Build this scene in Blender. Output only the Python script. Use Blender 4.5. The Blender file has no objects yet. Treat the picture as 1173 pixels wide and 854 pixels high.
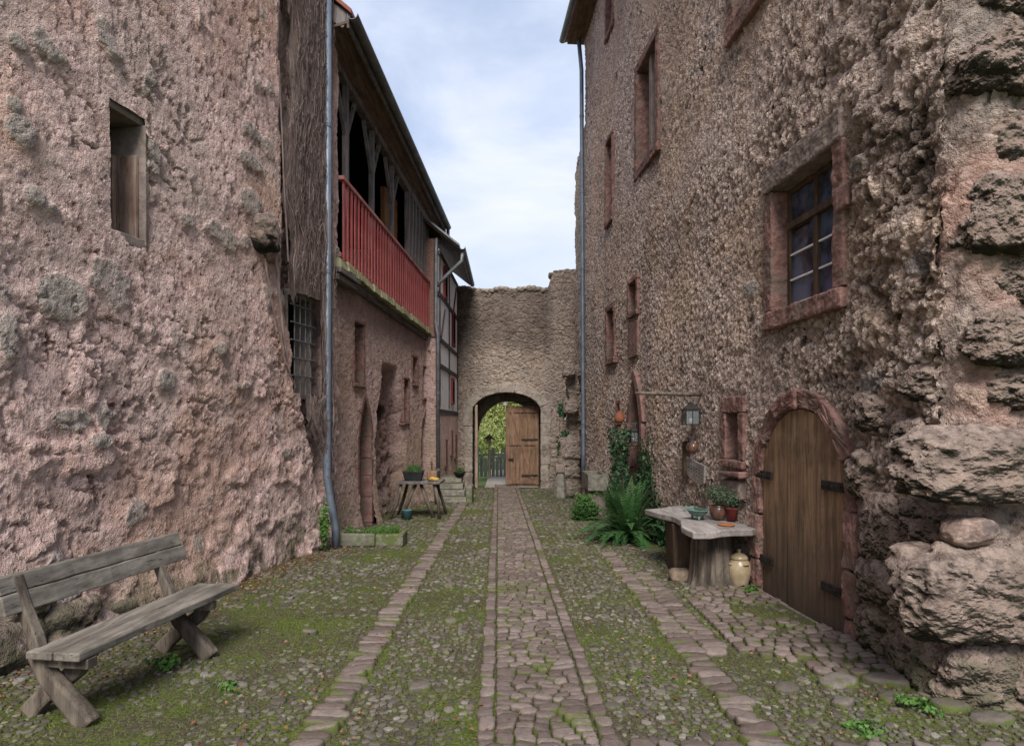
import bpy, math, random
import numpy as np
from mathutils import Vector, Matrix
random.seed(7); rng=np.random.default_rng(7)
C=bpy.context.scene.collection
R=math.radians
F=740.0; CX=586.0; HY=485.0; CZ=1.7
def gz(y): return -0.02*y if y<21.5 else -0.43-0.01*(y-21.5)
def gza(y): return np.where(y<21.5,-0.02*y,-0.43-0.01*(y-21.5))

# ---------------------------------------------------------------- noise
_perm=rng.random((64,64,64)).astype(np.float32)
def vnoise(x,y,z):
    xi=np.floor(x).astype(int); yi=np.floor(y).astype(int); zi=np.floor(z).astype(int)
    fx=x-xi; fy=y-yi; fz=z-zi
    fx=fx*fx*(3-2*fx); fy=fy*fy*(3-2*fy); fz=fz*fz*(3-2*fz)
    r=0
    for dx in (0,1):
        for dy in (0,1):
            for dz in (0,1):
                w=(fx if dx else 1-fx)*(fy if dy else 1-fy)*(fz if dz else 1-fz)
                r=r+w*_perm[(xi+dx)&63,(yi+dy)&63,(zi+dz)&63]
    return r
def fbm(x,y,z=0.0,o=4,g=.5):
    x=np.asarray(x,float); y=np.asarray(y,float); z=np.asarray(z,float)+0*x
    r=0;a=1;t=0
    for i in range(o):
        r=r+a*vnoise(x+i*17.3,y+i*9.1,z+i*5.7); t+=a; a*=g; x=x*2.03;y=y*2.03;z=z*2.03
    return r/t
def sstep(a,b,x):
    t=np.clip((x-a)/(b-a),0,1); return t*t*(3-2*t)

# ---------------------------------------------------------------- objects
def tag(o,label=None,cat=None,group=None,kind=None):
    if label: o['label']=label
    if cat: o['category']=cat
    if group: o['group']=group
    if kind: o['kind']=kind
    return o
def thing(name,label,cat,loc=(0,0,0),group=None):
    o=bpy.data.objects.new(name,None); C.objects.link(o); o.location=loc
    o.empty_display_size=.2
    return tag(o,label,cat,group)
def link(name,me,mat,parent=None,loc=None,smooth=False):
    """mesh is in world coordinates; it is moved to sit under its thing's base"""
    off=Vector((0,0,0))
    p=parent
    while p: off+=Vector(p.location); p=p.parent
    if loc is not None:
        l=Vector(loc)-off
    else: l=Vector((0,0,0))
    tot=off+l
    me.transform(Matrix.Translation(-tot))
    if mat: me.materials.append(mat)
    if smooth:
        me.polygons.foreach_set('use_smooth',np.ones(len(me.polygons),bool))
    me.update()
    o=bpy.data.objects.new(name,me); C.objects.link(o)
    if parent: o.parent=parent
    o.location=l
    return o
def npmesh(V,quads=None,tris=None,attrs=None,smooth=True):
    me=bpy.data.meshes.new('m')
    V=np.asarray(V,np.float32)
    quads=np.zeros((0,4),int) if quads is None else np.asarray(quads,int).reshape(-1,4)
    tris=np.zeros((0,3),int) if tris is None else np.asarray(tris,int).reshape(-1,3)
    me.vertices.add(len(V)); me.vertices.foreach_set('co',V.ravel())
    nl=quads.size+tris.size
    me.loops.add(nl); me.loops.foreach_set('vertex_index',np.concatenate([quads.ravel(),tris.ravel()]).astype(np.int32))
    nq,nt=len(quads),len(tris)
    me.polygons.add(nq+nt)
    st=np.concatenate([np.arange(nq)*4,nq*4+np.arange(nt)*3]).astype(np.int32)
    me.polygons.foreach_set('loop_start',st)
    me.polygons.foreach_set('use_smooth',np.full(nq+nt,smooth,bool))
    me.update(calc_edges=True)
    if attrs:
        for k,v in attrs.items():
            a=me.attributes.new(k,'FLOAT','POINT'); a.data.foreach_set('value',np.asarray(v,np.float32))
    me.validate()
    return me

class MB:
    def __init__(s): s.v=[]; s.f=[]
    def add(s,vs,fs):
        n=len(s.v); s.v+= [tuple(p) for p in vs]; s.f+=[tuple(i+n for i in f) for f in fs]
    def hexa(s,c):   # 8 corners: bottom 4 ccw, top 4 ccw
        s.add(c,[(3,2,1,0),(4,5,6,7),(0,1,5,4),(1,2,6,5),(2,3,7,6),(3,0,4,7)])
    def box(s,c,size,rot=None):
        h=[x/2 for x in size]; M=rot if rot is not None else Matrix.Identity(3)
        c=Vector(c)
        s.hexa([c+M@Vector((sx*h[0],sy*h[1],sz*h[2])) for sz in(-1,1) for sx,sy in((-1,-1),(1,-1),(1,1),(-1,1))])
    def bar(s,a,b,w,t,up=(0,0,1)):   # beam between two points
        a=Vector(a);b=Vector(b);d=(b-a);L=d.length;d.normalize()
        u=Vector(up); x=d.cross(u)
        if x.length<1e-4: x=d.cross(Vector((1,0,0)))
        x.normalize(); y=x.cross(d).normalized()
        M=Matrix((x,d,y)).transposed()
        s.box((a+b)/2,(w,L,t),M)
    def wbox(s,W,s0,s1,z0,z1,d0,d1,j=0):
        r=lambda: random.uniform(-j,j)
        s.hexa([W.P(a+r(),z+r(),d+(r() if d==d1 else 0)) for z in(z0,z1) for a,d in((s0,d0),(s1,d0),(s1,d1),(s0,d1))])
    def tube(s,pts,rad,n=8,caps=True,jit=0):
        pts=[Vector(p) for p in pts]
        if not hasattr(rad,'__len__'): rad=[rad]*len(pts)
        base=len(s.v); up=None
        for i,p in enumerate(pts):
            d=(pts[min(i+1,len(pts)-1)]-pts[max(i-1,0)]).normalized()
            if up is None:
                up=d.cross(Vector((.13,.31,.9)));
                if up.length<.1: up=d.cross(Vector((1,0,0)))
            up=(up-d*up.dot(d)).normalized(); w=d.cross(up)
            for k in range(n):
                a=2*math.pi*k/n; rr=rad[i]*(1+random.uniform(-jit,jit))
                s.v.append(tuple(p+(up*math.cos(a)+w*math.sin(a))*rr))
        for i in range(len(pts)-1):
            for k in range(n):
                a=base+i*n+k;b=base+i*n+(k+1)%n
                s.f.append((a,b,b+n,a+n))
        if caps:
            s.f.append(tuple(base+k for k in range(n))[::-1])
            s.f.append(tuple(base+(len(pts)-1)*n+k for k in range(n)))
    def lathe(s,prof,c=(0,0,0),n=20,M=None):
        c=Vector(c); base=len(s.v)
        for r,z in prof:
            for k in range(n):
                a=2*math.pi*k/n; p=Vector((r*math.cos(a),r*math.sin(a),z))
                if M is not None: p=M@p
                s.v.append(tuple(c+p))
        for i in range(len(prof)-1):
            for k in range(n):
                a=base+i*n+k;b=base+i*n+(k+1)%n
                s.f.append((a,b,b+n,a+n))
        s.f.append(tuple(base+k for k in range(n))[::-1]); s.f.append(tuple(base+(len(prof)-1)*n+k for k in range(n)))
    def prism(s,poly,fn,d0,d1):   # poly [(u,v)], fn(u,v,d)
        n=len(poly)
        vs=[fn(u,v,d0) for u,v in poly]+[fn(u,v,d1) for u,v in poly]
        fs=[tuple(range(n))[::-1],tuple(range(n,2*n))]+[(i,(i+1)%n,(i+1)%n+n,i+n) for i in range(n)]
        s.add(vs,fs)
    def build(s,name,mat,parent=None,bevel=0,smooth=False,loc=None,sub=0,erode=0):
        me=bpy.data.meshes.new(name); me.from_pydata(s.v,[],s.f); 
        import bmesh
        bm=bmesh.new(); bm.from_mesh(me); bmesh.ops.recalc_face_normals(bm,faces=bm.faces)
        if erode:
            for _ in range(4):
                ed=[e for e in bm.edges if e.calc_length()>.13]
                if ed: bmesh.ops.subdivide_edges(bm,edges=ed,cuts=1,use_grid_fill=True)
        bm.to_mesh(me); bm.free()
        o=link(name,me,mat,parent,loc,smooth)
        if bevel:
            m=o.modifiers.new('b','BEVEL'); m.width=bevel; m.segments=2; m.limit_method='ANGLE'; m.angle_limit=R(40)
        if erode:
            m=o.modifiers.new('s','SUBSURF'); m.subdivision_type='SIMPLE'; m.levels=2; m.render_levels=2
            for nm,sz,st_ in (('e1',.16,1.0),('e2',.045,.55)):
                tx=bpy.data.textures.get(nm) or bpy.data.textures.new(nm,'CLOUDS'); tx.noise_scale=sz; tx.noise_depth=3
                m=o.modifiers.new('d','DISPLACE'); m.texture=tx; m.texture_coords='GLOBAL'; m.strength=erode*st_; m.mid_level=.5
        if sub:
            m=o.modifiers.new('s','SUBSURF'); m.levels=sub; m.render_levels=sub
        return o
class Wall:
    def __init__(s,o,t,n): s.o=Vector(o); s.t=Vector(t); s.n=Vector(n).normalized()
    def P(s,a,z,d=0): p=s.o+s.t*a+s.n*d; return Vector((p.x,p.y,z))
    def arr(s,a,z,d):
        return np.stack([s.o.x+s.t.x*a+s.n.x*d, s.o.y+s.t.y*a+s.n.y*d, z+0*a],-1)
def sidewall(a,b,side): return Wall((a,0,0),(b,1,0),(-side,side*b,0))
LWa,LWb=-4.71,.18; GWa,GWb=-3.92,.0956; RWa,RWb=3.3,-.08
LW=sidewall(LWa,LWb,-1); GW=sidewall(GWa,GWb,-1); RW=sidewall(RWa,RWb,1)
def lx(x,a,b): return a/((x-CX)/F-b)     # distance along a wall of something seen at this bearing
def zy(y,Y): return CZ-(y-HY)*Y/F
def rs(x): return lx(x,RWa,RWb)
def ls(x): return lx(x,LWa,LWb)
def gs(x): return lx(x,GWa,GWb)

# ---------------------------------------------------------------- materials
def newmat(name):
    m=bpy.data.materials.new(name); m.use_nodes=True; nt=m.node_tree
    b=nt.nodes['Principled BSDF']; o=nt.nodes['Material Output']
    return m,nt,b,o
class G:
    def __init__(s,nt): s.nt=nt; s.tc=None
    def n(s,t,**k):
        nd=s.nt.nodes.new(t)
        for a,v in k.items(): setattr(nd,a,v)
        return nd
    def l(s,a,b): s.nt.links.new(a,b)
    def setin(s,nd,i,v):
        if v is None: return
        if hasattr(v,'is_output'): s.l(v,nd.inputs[i])
        else: nd.inputs[i].default_value=v
    def obj(s):
        if not s.tc: s.tc=s.n('ShaderNodeTexCoord')
        return s.tc.outputs['Object']
    def map(s,v,scale=(1,1,1),rot=(0,0,0),loc=(0,0,0)):
        m=s.n('ShaderNodeMapping'); s.l(v,m.inputs[0]); m.inputs[1].default_value=loc; m.inputs[2].default_value=rot; m.inputs[3].default_value=scale
        return m.outputs[0]
    def noise(s,v,sc,det=4,ro=.55,dist=0):
        m=s.n('ShaderNodeTexNoise'); s.l(v,m.inputs['Vector']); m.inputs['Scale'].default_value=sc; m.inputs['Detail'].default_value=det; m.inputs['Roughness'].default_value=ro; m.inputs['Distortion'].default_value=dist
        return m.outputs[0]
    def ncol(s,v,sc,det=2):
        m=s.n('ShaderNodeTexNoise'); s.l(v,m.inputs['Vector']); m.inputs['Scale'].default_value=sc; m.inputs['Detail'].default_value=det
        return m.outputs[1]
    def vor(s,v,sc,feat='F1',rand=1,out='Distance'):
        if not hasattr(s,'vc'): s.vc={}
        k=(str(v.node.name),sc,feat)
        if k not in s.vc:
            m=s.n('ShaderNodeTexVoronoi',feature=feat); s.l(v,m.inputs['Vector']); m.inputs['Scale'].default_value=sc; m.inputs['Randomness'].default_value=rand
            s.vc[k]=m
        return s.vc[k].outputs[out]
    def mth(s,op,a,b=None,c=None,clamp=False):
        m=s.n('ShaderNodeMath',operation=op,use_clamp=clamp); s.setin(m,0,a); s.setin(m,1,b); s.setin(m,2,c); return m.outputs[0]
    def rng(s,v,a,b,c=0,d=1):
        m=s.n('ShaderNodeMapRange'); m.interpolation_type='SMOOTHSTEP'; s.l(v,m.inputs[0])
        for i,x in zip((1,2,3,4),(a,b,c,d)): m.inputs[i].default_value=x
        return m.outputs[0]
    def mix(s,f,a,b,bt='MIX'):
        m=s.n('ShaderNodeMix',data_type='RGBA',blend_type=bt); s.setin(m,0,f)
        for i,v in ((6,a),(7,b)):
            if hasattr(v,'is_output'): s.l(v,m.inputs[i])
            else: m.inputs[i].default_value=(*v[:3],1)
        return m.outputs[2]
    def ramp(s,v,stops):
        m=s.n('ShaderNodeValToRGB'); s.l(v,m.inputs[0]); e=m.color_ramp.elements
        while len(e)<len(stops): e.new(.5)
        for el,(p,c) in zip(e,stops): el.position=p; el.color=(*c,1)
        return m.outputs[0]
    def attr(s,name):
        m=s.n('ShaderNodeAttribute'); m.attribute_name=name; return m.outputs['Fac']
    def vadd(s,a,b,sc):
        m=s.n('ShaderNodeVectorMath',operation='MULTIPLY_ADD'); s.l(b,m.inputs[0]); m.inputs[1].default_value=(sc,sc,sc); s.l(a,m.inputs[2]); return m.outputs[0]
    def disp(s,o,h,scale,mid=.5):
        d=s.n('ShaderNodeDisplacement'); s.l(h,d.inputs['Height']); d.inputs['Scale'].default_value=scale; d.inputs['Midlevel'].default_value=mid
        s.l(d.outputs[0],o.inputs['Displacement'])
    def bump(s,b,h,strength,dist=.02):
        d=s.n('ShaderNodeBump'); s.l(h,d.inputs['Height']); d.inputs['Strength'].default_value=strength; d.inputs['Distance'].default_value=dist
        s.l(d.outputs[0],b.inputs['Normal'])

def wallmat(name,dark,mid,light,alt,cell=9.,amp=.06,agg=.5,stonecol=(.25,.25,.25),mossy=.5,cellcol=.35,streak=0.,warm=None,truedisp=True,bigcell=None,pits=.5,under=0):
    m,nt,b,o=newmat(name); g=G(nt)
    co=g.obj()
    if streak: co0=g.map(co,rot=(streak,0,0),scale=(1,1.0,.85))
    else: co0=co
    w=g.vadd(co0,g.ncol(co0,3.5,3),.14)
    w=g.vadd(w,g.ncol(co0,11,1),.02)
    v1=g.vor(w,cell); v2=g.vor(w,cell*2.3); c1=g.vor(w,cell,out='Color')
    n2=g.noise(co0,7,6,.74); n3=g.noise(co0,55,3,.75); n1=g.noise(co,.9,5,.6); nb=g.noise(co,2.6,3,.5)
    lump=g.rng(v1,.75,.05); lump2=g.rng(v2,.8,.05)
    h=g.mth('MULTIPLY',lump,.55*agg); h=g.mth('MULTIPLY_ADD',lump2,.3*agg,h)
    h=g.mth('MULTIPLY_ADD',n2,1.15,h); h=g.mth('MULTIPLY_ADD',n3,.36,h)
    # irregular pits
    pit=g.rng(g.noise(co0,5.5,5,.6),.60,.74); pitf=g.rng(g.noise(co0,19,3,.6),.58,.72)
    h=g.mth('MULTIPLY_ADD',pit,-.84*pits,h); h=g.mth('MULTIPLY_ADD',pitf,-.5*pits,h)
    if bigcell:
        wbig=g.map(w,scale=(1,1,1.55)); be=g.vor(wbig,bigcell,feat='DISTANCE_TO_EDGE'); bs=g.rng(be,.02,.14)
        h=g.mth('MULTIPLY_ADD',bs,.42,h); h=g.mth('SUBTRACT',h,.24)
    base=.85*agg*.6+.575+.18-.12
    hn=g.mth('SUBTRACT',h,base-.5)
    col=g.ramp(hn,[(.12,dark),(.42,mid),(.62,light),(.95,tuple(min(1,c*1.25) for c in light))])  # occlusion-like shade painted in: low crevices take the dark colour
    col=g.mix(g.rng(n1,.42,.62),col,g.mix(.6,col,alt))
    if warm: col=g.mix(g.mth('MULTIPLY',g.rng(g.noise(co,.55,4,.6),.45,.62),.5),col,warm)
    # tint by lump
    bw=g.n('ShaderNodeSeparateColor'); g.l(c1,bw.inputs[0])
    tint=g.ramp(bw.outputs[0],[(0,(.62,.6,.6)),(.5,(.95,.93,.92)),(1,(1.3,1.22,1.15))])
    col=g.mix(cellcol,col,g.mix(1,col,tint,'MULTIPLY'))
    if bigcell:
        bc=g.n('ShaderNodeSeparateColor'); g.l(g.vor(wbig,bigcell,out='Color'),bc.inputs[0])
        stc=g.ramp(bc.outputs[1],[(0,(.16,.13,.11)),(.5,(.26,.21,.17)),(1,(.34,.25,.19))])
        col=g.mix(g.mth('MULTIPLY',g.mth('MULTIPLY',g.rng(be,.02,.16),g.rng(n2,.35,.6)),.75),col,g.mix(.5,g.mix(1,col,stc,'MULTIPLY'),stc))
        col=g.mix(g.mth('MULTIPLY',g.rng(be,.08,0),.6),col,(.44,.36,.29))
    # scattered embedded grey stones
    sv=g.vor(w,1.7,rand=1); ss=g.vor(w,1.7,out='Color'); sc_=g.n('ShaderNodeSeparateColor'); g.l(ss,sc_.inputs[0])
    smask=g.mth('MULTIPLY',g.rng(g.mth('MULTIPLY_ADD',n2,.12,sv),.27,.20),g.rng(sc_.outputs[2],.62,.66))
    st=g.rng(g.mth('MULTIPLY_ADD',g.noise(co,11,4,.6),.6,g.attr('st')),.55,.72)
    smask=g.mth('MAXIMUM',g.mth('MULTIPLY',smask,.7),st)
    scol=g.mix(g.noise(co,16,5,.7),tuple(c*.45 for c in stonecol),tuple(c*1.55 for c in stonecol))
    col=g.mix(smask,col,scol)
    # dk mask: grime, plus shade painted into recesses and below the ledge
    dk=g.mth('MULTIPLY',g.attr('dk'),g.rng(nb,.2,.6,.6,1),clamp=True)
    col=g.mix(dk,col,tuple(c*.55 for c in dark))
    geo=g.n('ShaderNodeNewGeometry'); sx=g.n('ShaderNodeSeparateXYZ'); g.l(geo.outputs['Position'],sx.inputs[0])
    low=g.mth('MULTIPLY',g.rng(sx.outputs[2],.8,-.25),g.rng(g.noise(co,3.2,4,.65),.40,.58))
    col=g.mix(g.mth('MULTIPLY',low,mossy),col,(.085,.095,.045))
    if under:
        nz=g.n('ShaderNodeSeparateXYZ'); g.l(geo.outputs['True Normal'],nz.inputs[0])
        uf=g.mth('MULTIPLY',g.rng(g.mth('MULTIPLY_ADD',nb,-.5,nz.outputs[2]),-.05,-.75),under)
        col=g.mix(uf,col,(.018,.019,.014))  # downward faces coloured black-green: painted underside shade with a mossy tint
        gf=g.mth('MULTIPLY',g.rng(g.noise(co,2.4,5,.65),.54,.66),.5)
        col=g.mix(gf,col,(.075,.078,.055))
    soot=g.mth('MULTIPLY',g.rng(g.noise(g.map(co,scale=(1,1,.25)),1.6,5,.65),.5,.7),.30)
    col=g.mix(soot,col,tuple(c*.6 for c in mid))
    g.l(col,b.inputs['Base Color']); b.inputs['Roughness'].default_value=.95
    b.inputs['Specular IOR Level'].default_value=.15
    hh=g.mth('MULTIPLY_ADD',smask,.25,hn)
    if truedisp:
        g.disp(o,hh,amp); m.displacement_method='BOTH'
    else:
        g.bump(b,hh,.9,amp)
    return m
M={}
M['pink']=wallmat('pink_rough_plaster',(.09,.058,.05),(.42,.285,.258),(.64,.475,.44),(.42,.34,.305),cell=13,amp=.052,agg=.2,stonecol=(.34,.29,.26),streak=.35,warm=(.45,.27,.19),mossy=.9,pits=.6,cellcol=.25)
M['pink2']=wallmat('pink_fine_plaster',(.15,.09,.078),(.44,.29,.265),(.58,.42,.385),(.46,.36,.31),cell=14,amp=.055,agg=.35,stonecol=(.26,.22,.20),mossy=.5,cellcol=.2,warm=(.35,.25,.16))
M['brown']=wallmat('coarse_brown_rubble_render',(.065,.046,.038),(.37,.285,.245),(.58,.48,.425),(.47,.38,.34),cell=15,amp=.07,agg=.6,stonecol=(.30,.27,.25),mossy=.7,cellcol=.45,warm=(.46,.33,.235),pits=.85)
M['front']=wallmat('pale_corner_rubble',(.06,.045,.038),(.30,.22,.19),(.45,.35,.30),(.26,.24,.22),cell=8,amp=.08,agg=.7,stonecol=(.3,.27,.25),mossy=.4,cellcol=.4,warm=(.42,.24,.19))
M['gatewall']=wallmat('rubble_masonry',(.13,.10,.085),(.36,.285,.24),(.50,.41,.35),(.30,.265,.24),cell=9,amp=.06,agg=.6,stonecol=(.28,.24,.20),mossy=.35,cellcol=.35,bigcell=3.2)
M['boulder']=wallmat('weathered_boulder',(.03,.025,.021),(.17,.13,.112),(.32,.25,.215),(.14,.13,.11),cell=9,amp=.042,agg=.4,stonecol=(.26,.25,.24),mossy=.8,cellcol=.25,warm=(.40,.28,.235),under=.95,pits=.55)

def simple(name,c1,c2,sc=6,rough=.85,bump=.4,bd=.01,stretch=(1,1,1),det=6,spec=.2,spots=None,metal=0,mossy=None,lowdirt=None):
    m,nt,b,o=newmat(name); g=G(nt); co=g.map(g.obj(),scale=stretch)
    n=g.noise(co,sc,det,.65); n2=g.noise(co,sc*5,4,.6)
    f=g.rng(g.mth('MULTIPLY_ADD',n2,.35,n),.5,.85)
    col=g.mix(f,c1,c2)
    if spots:
        col=g.mix(g.rng(g.noise(g.obj(),spots[1],4,.6),.52,.62),col,spots[0])
    if mossy:
        geo=g.n('ShaderNodeNewGeometry'); sx=g.n('ShaderNodeSeparateXYZ'); g.l(geo.outputs['Normal'],sx.inputs[0])
        mm=g.mth('MULTIPLY',g.rng(sx.outputs[2],.1,.8),g.rng(g.noise(g.obj(),mossy,5,.6),.40,.6))
        col=g.mix(mm,col,(.10,.11,.035))
    if lowdirt:
        geo=g.n('ShaderNodeNewGeometry'); sx=g.n('ShaderNodeSeparateXYZ'); g.l(geo.outputs['Position'],sx.inputs[0])
        lm=g.mth('MULTIPLY',g.rng(g.mth('MULTIPLY_ADD',g.noise(g.obj(),3,4,.6),.9,sx.outputs[2]),lowdirt[1],lowdirt[0]),.88)
        col=g.mix(lm,col,lowdirt[2])
    at=g.attr('rnd')
    g.l(col,b.inputs['Base Color']); b.inputs['Roughness'].default_value=rough; b.inputs['Specular IOR Level'].default_value=spec
    b.inputs['Metallic'].default_value=metal
    if bump: g.bump(b,g.mth('MULTIPLY_ADD',n2,.4,n),bump,bd)
    return m
def wood(name,c1,c2,axis='Y',gap=(.02,.015,.012),sc=5,rough=.8,bump=.6,**k):
    st={'X':(.08,1,1),'Y':(1,.08,1),'Z':(1,1,.08)}[axis]
    m,nt,b,o=newmat(name); g=G(nt); co=g.map(g.obj(),scale=st)
    co=g.vadd(co,g.ncol(g.obj(),1.5,2),.06)
    n=g.noise(co,sc*3,6,.7); fine=g.noise(co,sc*16,4,.7); big=g.noise(g.obj(),2.2,4,.6)
    col=g.mix(g.rng(n,.35,.65),c1,c2)
    col=g.mix(g.rng(fine,.56,.72),col,gap)
    col=g.mix(g.mth('MULTIPLY',g.rng(big,.45,.68),.5),col,tuple(x*.5 for x in c1))
    if 'low' in k:
        geo=g.n('ShaderNodeNewGeometry'); sx=g.n('ShaderNodeSeparateXYZ'); g.l(geo.outputs['Position'],sx.inputs[0])
        lm=g.mth('MULTIPLY',g.rng(g.mth('MULTIPLY_ADD',big,.7,sx.outputs[2]),k['low'][1],k['low'][0]),.85)
        col=g.mix(lm,col,k['low'][2])
    g.l(col,b.inputs['Base Color']); b.inputs['Roughness'].default_value=rough; b.inputs['Specular IOR Level'].default_value=.2
    g.bump(b,g.mth('MULTIPLY_ADD',fine,-.5,n),bump,.006)
    return m
M['sand']=simple('red_sandstone',(.15,.083,.07),(.28,.165,.142),7,.95,.9,.02,spots=((.17,.12,.10),2.5),mossy=None)
M['sandg']=simple('grey_sandstone',(.16,.125,.11),(.30,.24,.21),6,.9,.7,.015,spots=((.17,.135,.115),3))
M['greystone']=simple('grey_stone',(.13,.12,.10),(.27,.25,.215),8,.92,.8,.02,mossy=4)
M['mossstone']=simple('mossy_trough_stone',(.10,.10,.07),(.21,.20,.16),7,.95,.9,.02,mossy=2.5,spots=((.10,.12,.045),4))
M['archstone']=simple('pale_arch_stone',(.24,.20,.17),(.38,.33,.28),5,.92,.6,.02,spots=((.20,.165,.14),2))
M['pipe']=simple('zinc_pipe',(.11,.135,.175),(.17,.20,.25),3,.5,.1,.002,spec=.5,metal=.35)
M['zinc']=simple('dull_zinc',(.10,.105,.115),(.18,.185,.20),3,.55,.1,.002,spec=.5,metal=.4)
M['benchw']=wood('grey_bench_wood',(.115,.10,.085),(.24,.215,.185),'Y')
M['benchl']=wood('brown_bench_leg',(.07,.055,.045),(.18,.15,.12),'Z')
M['doorw']=wood('oiled_door_wood',(.14,.092,.06),(.34,.215,.13),'Z',gap=(.045,.03,.02),rough=.7,low=(.1,1.45,(.06,.05,.043)))
M['gatew']=wood('brown_gate_wood',(.15,.085,.055),(.27,.165,.11),'Z',gap=(.06,.03,.02))
M['gatew2']=wood('pale_gate_edge_wood',(.30,.22,.16),(.45,.34,.25),'Z')
M['redw']=wood('red_painted_board',(.36,.065,.065),(.55,.15,.14),'Z',gap=(.14,.02,.025),bump=.2)
M['redrail']=wood('weathered_red_rail',(.32,.12,.12),(.50,.24,.22),'Y',gap=(.18,.05,.05),bump=.2)
M['postw']=wood('grey_post_wood',(.11,.095,.095),(.24,.21,.205),'Z')
M['soffit']=wood('brown_soffit_boards',(.085,.055,.042),(.17,.115,.09),'Y')
M['ledgew']=simple('mossy_ledge_wood',(.20,.19,.10),(.40,.37,.23),6,.95,.8,.02,mossy=6,stretch=(1,.3,1))
M['oldw']=wood('old_grey_beam',(.08,.07,.065),(.19,.17,.16),'Y')
M['orange']=wood('orange_brown_panel',(.22,.10,.04),(.34,.17,.07),'Z')
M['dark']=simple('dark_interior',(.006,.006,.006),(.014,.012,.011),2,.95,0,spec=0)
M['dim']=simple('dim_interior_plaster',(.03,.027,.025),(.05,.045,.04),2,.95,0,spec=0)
M['timber']=wood('dark_timber_frame',(.055,.045,.05),(.12,.10,.105),'Z')
M['white']=simple('white_infill_plaster',(.80,.80,.81),(.88,.88,.89),4,.9,.3,.01,spots=((.78,.77,.75),3))
M['shred']=wood('dark_red_shutter',(.17,.03,.03),(.26,.06,.055),'Z',bump=.2)
M['brick']=simple('brick_end_wall',(.19,.095,.075),(.30,.18,.15),9,.9,.8,.02,stretch=(1,1,3))
M['tile']=simple('red_roof_tile',(.20,.07,.05),(.33,.14,.10),8,.85,.6,.01)
M['iron']=simple('black_iron',(.018,.017,.017),(.05,.045,.042),10,.6,.3,.003,spec=.4,metal=.5)
M['steel']=simple('grey_iron_bars',(.12,.12,.125),(.2,.2,.2),10,.6,.2,.003,metal=.4)
M['slab']=wood('pale_slab_wood',(.21,.185,.175),(.36,.33,.31),'Y',gap=(.09,.075,.07))
M['stump']=wood('weathered_stump_wood',(.045,.036,.03),(.20,.165,.135),'Z',sc=3,bump=1)
M['plankb']=wood('dark_plank',(.06,.04,.028),(.13,.088,.06),'Z')
M['stonew']=simple('cream_stoneware',(.34,.265,.165),(.47,.385,.26),4,.3,.05,.002,spec=.5,lowdirt=(.0,.2,(.32,.2,.11)))
M['terra']=simple('terracotta',(.20,.07,.04),(.28,.105,.06),6,.75,.2,.004)
M['brownglaze']=simple('brown_glaze',(.07,.035,.025),(.14,.07,.05),5,.25,.05,.002,spec=.5)
M['greenglaze']=simple('green_glaze',(.06,.13,.12),(.13,.22,.19),5,.25,.05,.002,spec=.5)
M['orangeclay']=simple('orange_clay',(.30,.10,.045),(.40,.15,.06),6,.6,.1,.003)
M['blackplastic']=simple('black_plastic',(.015,.015,.017),(.03,.03,.032),6,.5,.05,.002)
M['teal']=simple('teal_enamel',(.05,.12,.13),(.08,.17,.18),5,.45,.1,.002)
M['yellow']=simple('yellow_cloth',(.42,.26,.05),(.52,.34,.09),6,.8,.2,.004)
M['candle']=simple('white_candle',(.75,.75,.72),(.8,.8,.78),6,.5,0)
M['bluec']=simple('blue_cloth',(.06,.09,.3),(.1,.14,.42),6,.8,0)
M['rock']=simple('tan_rock',(.17,.125,.085),(.33,.26,.19),6,.95,.9,.02)
M['pinkrock']=simple('pink_grey_rock',(.18,.125,.105),(.36,.265,.23),9,.95,1,.02,spots=((.14,.11,.10),6))
M['soil']=simple('dark_soil',(.025,.02,.014),(.06,.045,.03),20,.95,.8,.02)
M['bark']=simple('bark',(.06,.05,.04),(.14,.12,.10),12,.95,.9,.02,stretch=(1,1,.2))
M['vine']=simple('dry_vine_stems',(.12,.088,.08),(.27,.205,.19),14,.95,.6,.01,stretch=(1,1,.15))
M['vineback']=simple('vine_mat',(.085,.062,.056),(.24,.18,.165),20,.95,1,.03,stretch=(1.6,1.6,.16),spots=((.18,.13,.115),6))
M['greyw']=wood('grey_fence_board',(.13,.14,.10),(.24,.25,.20),'Z')
def glassmat():
    m,nt,b,o=newmat('blue_grey_window_glass'); g=G(nt)
    n=g.noise(g.obj(),3.0,3,.5)
    g.l(g.mix(g.rng(n,.4,.62),(.018,.024,.04),(.09,.12,.19)),b.inputs['Base Color']); b.inputs['Roughness'].default_value=.12
    b.inputs['Specular IOR Level'].default_value=.9
    g.bump(b,g.noise(g.obj(),7,2,.5),.25,.01)
    return m
M['glass']=glassmat()
def lglass():
    m,nt,b,o=newmat('lantern_glass'); b.inputs['Base Color'].default_value=(.30,.34,.36,1); b.inputs['Roughness'].default_value=.2
    b.inputs['Alpha'].default_value=.3; return m
M['lglass']=lglass()
def leafmat(name,c1,c2,c3,tr=.35):
    m,nt,b,o=newmat(name); g=G(nt); r=g.attr('rnd')
    col=g.ramp(r,[(0,c1),(.5,c2),(1,c3)])
    g.l(col,b.inputs['Base Color']); b.inputs['Roughness'].default_value=.6; b.inputs['Specular IOR Level'].default_value=.25
    t=g.n('ShaderNodeBsdfTranslucent'); g.l(col,t.inputs[0])
    ms=g.n('ShaderNodeMixShader'); ms.inputs[0].default_value=tr; g.l(b.outputs[0],ms.inputs[1]); g.l(t.outputs[0],ms.inputs[2]); g.l(ms.outputs[0],o.inputs[0])
    return m
M['fern']=leafmat('fern_green',(.02,.075,.02),(.05,.15,.04),(.12,.26,.08))
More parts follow.
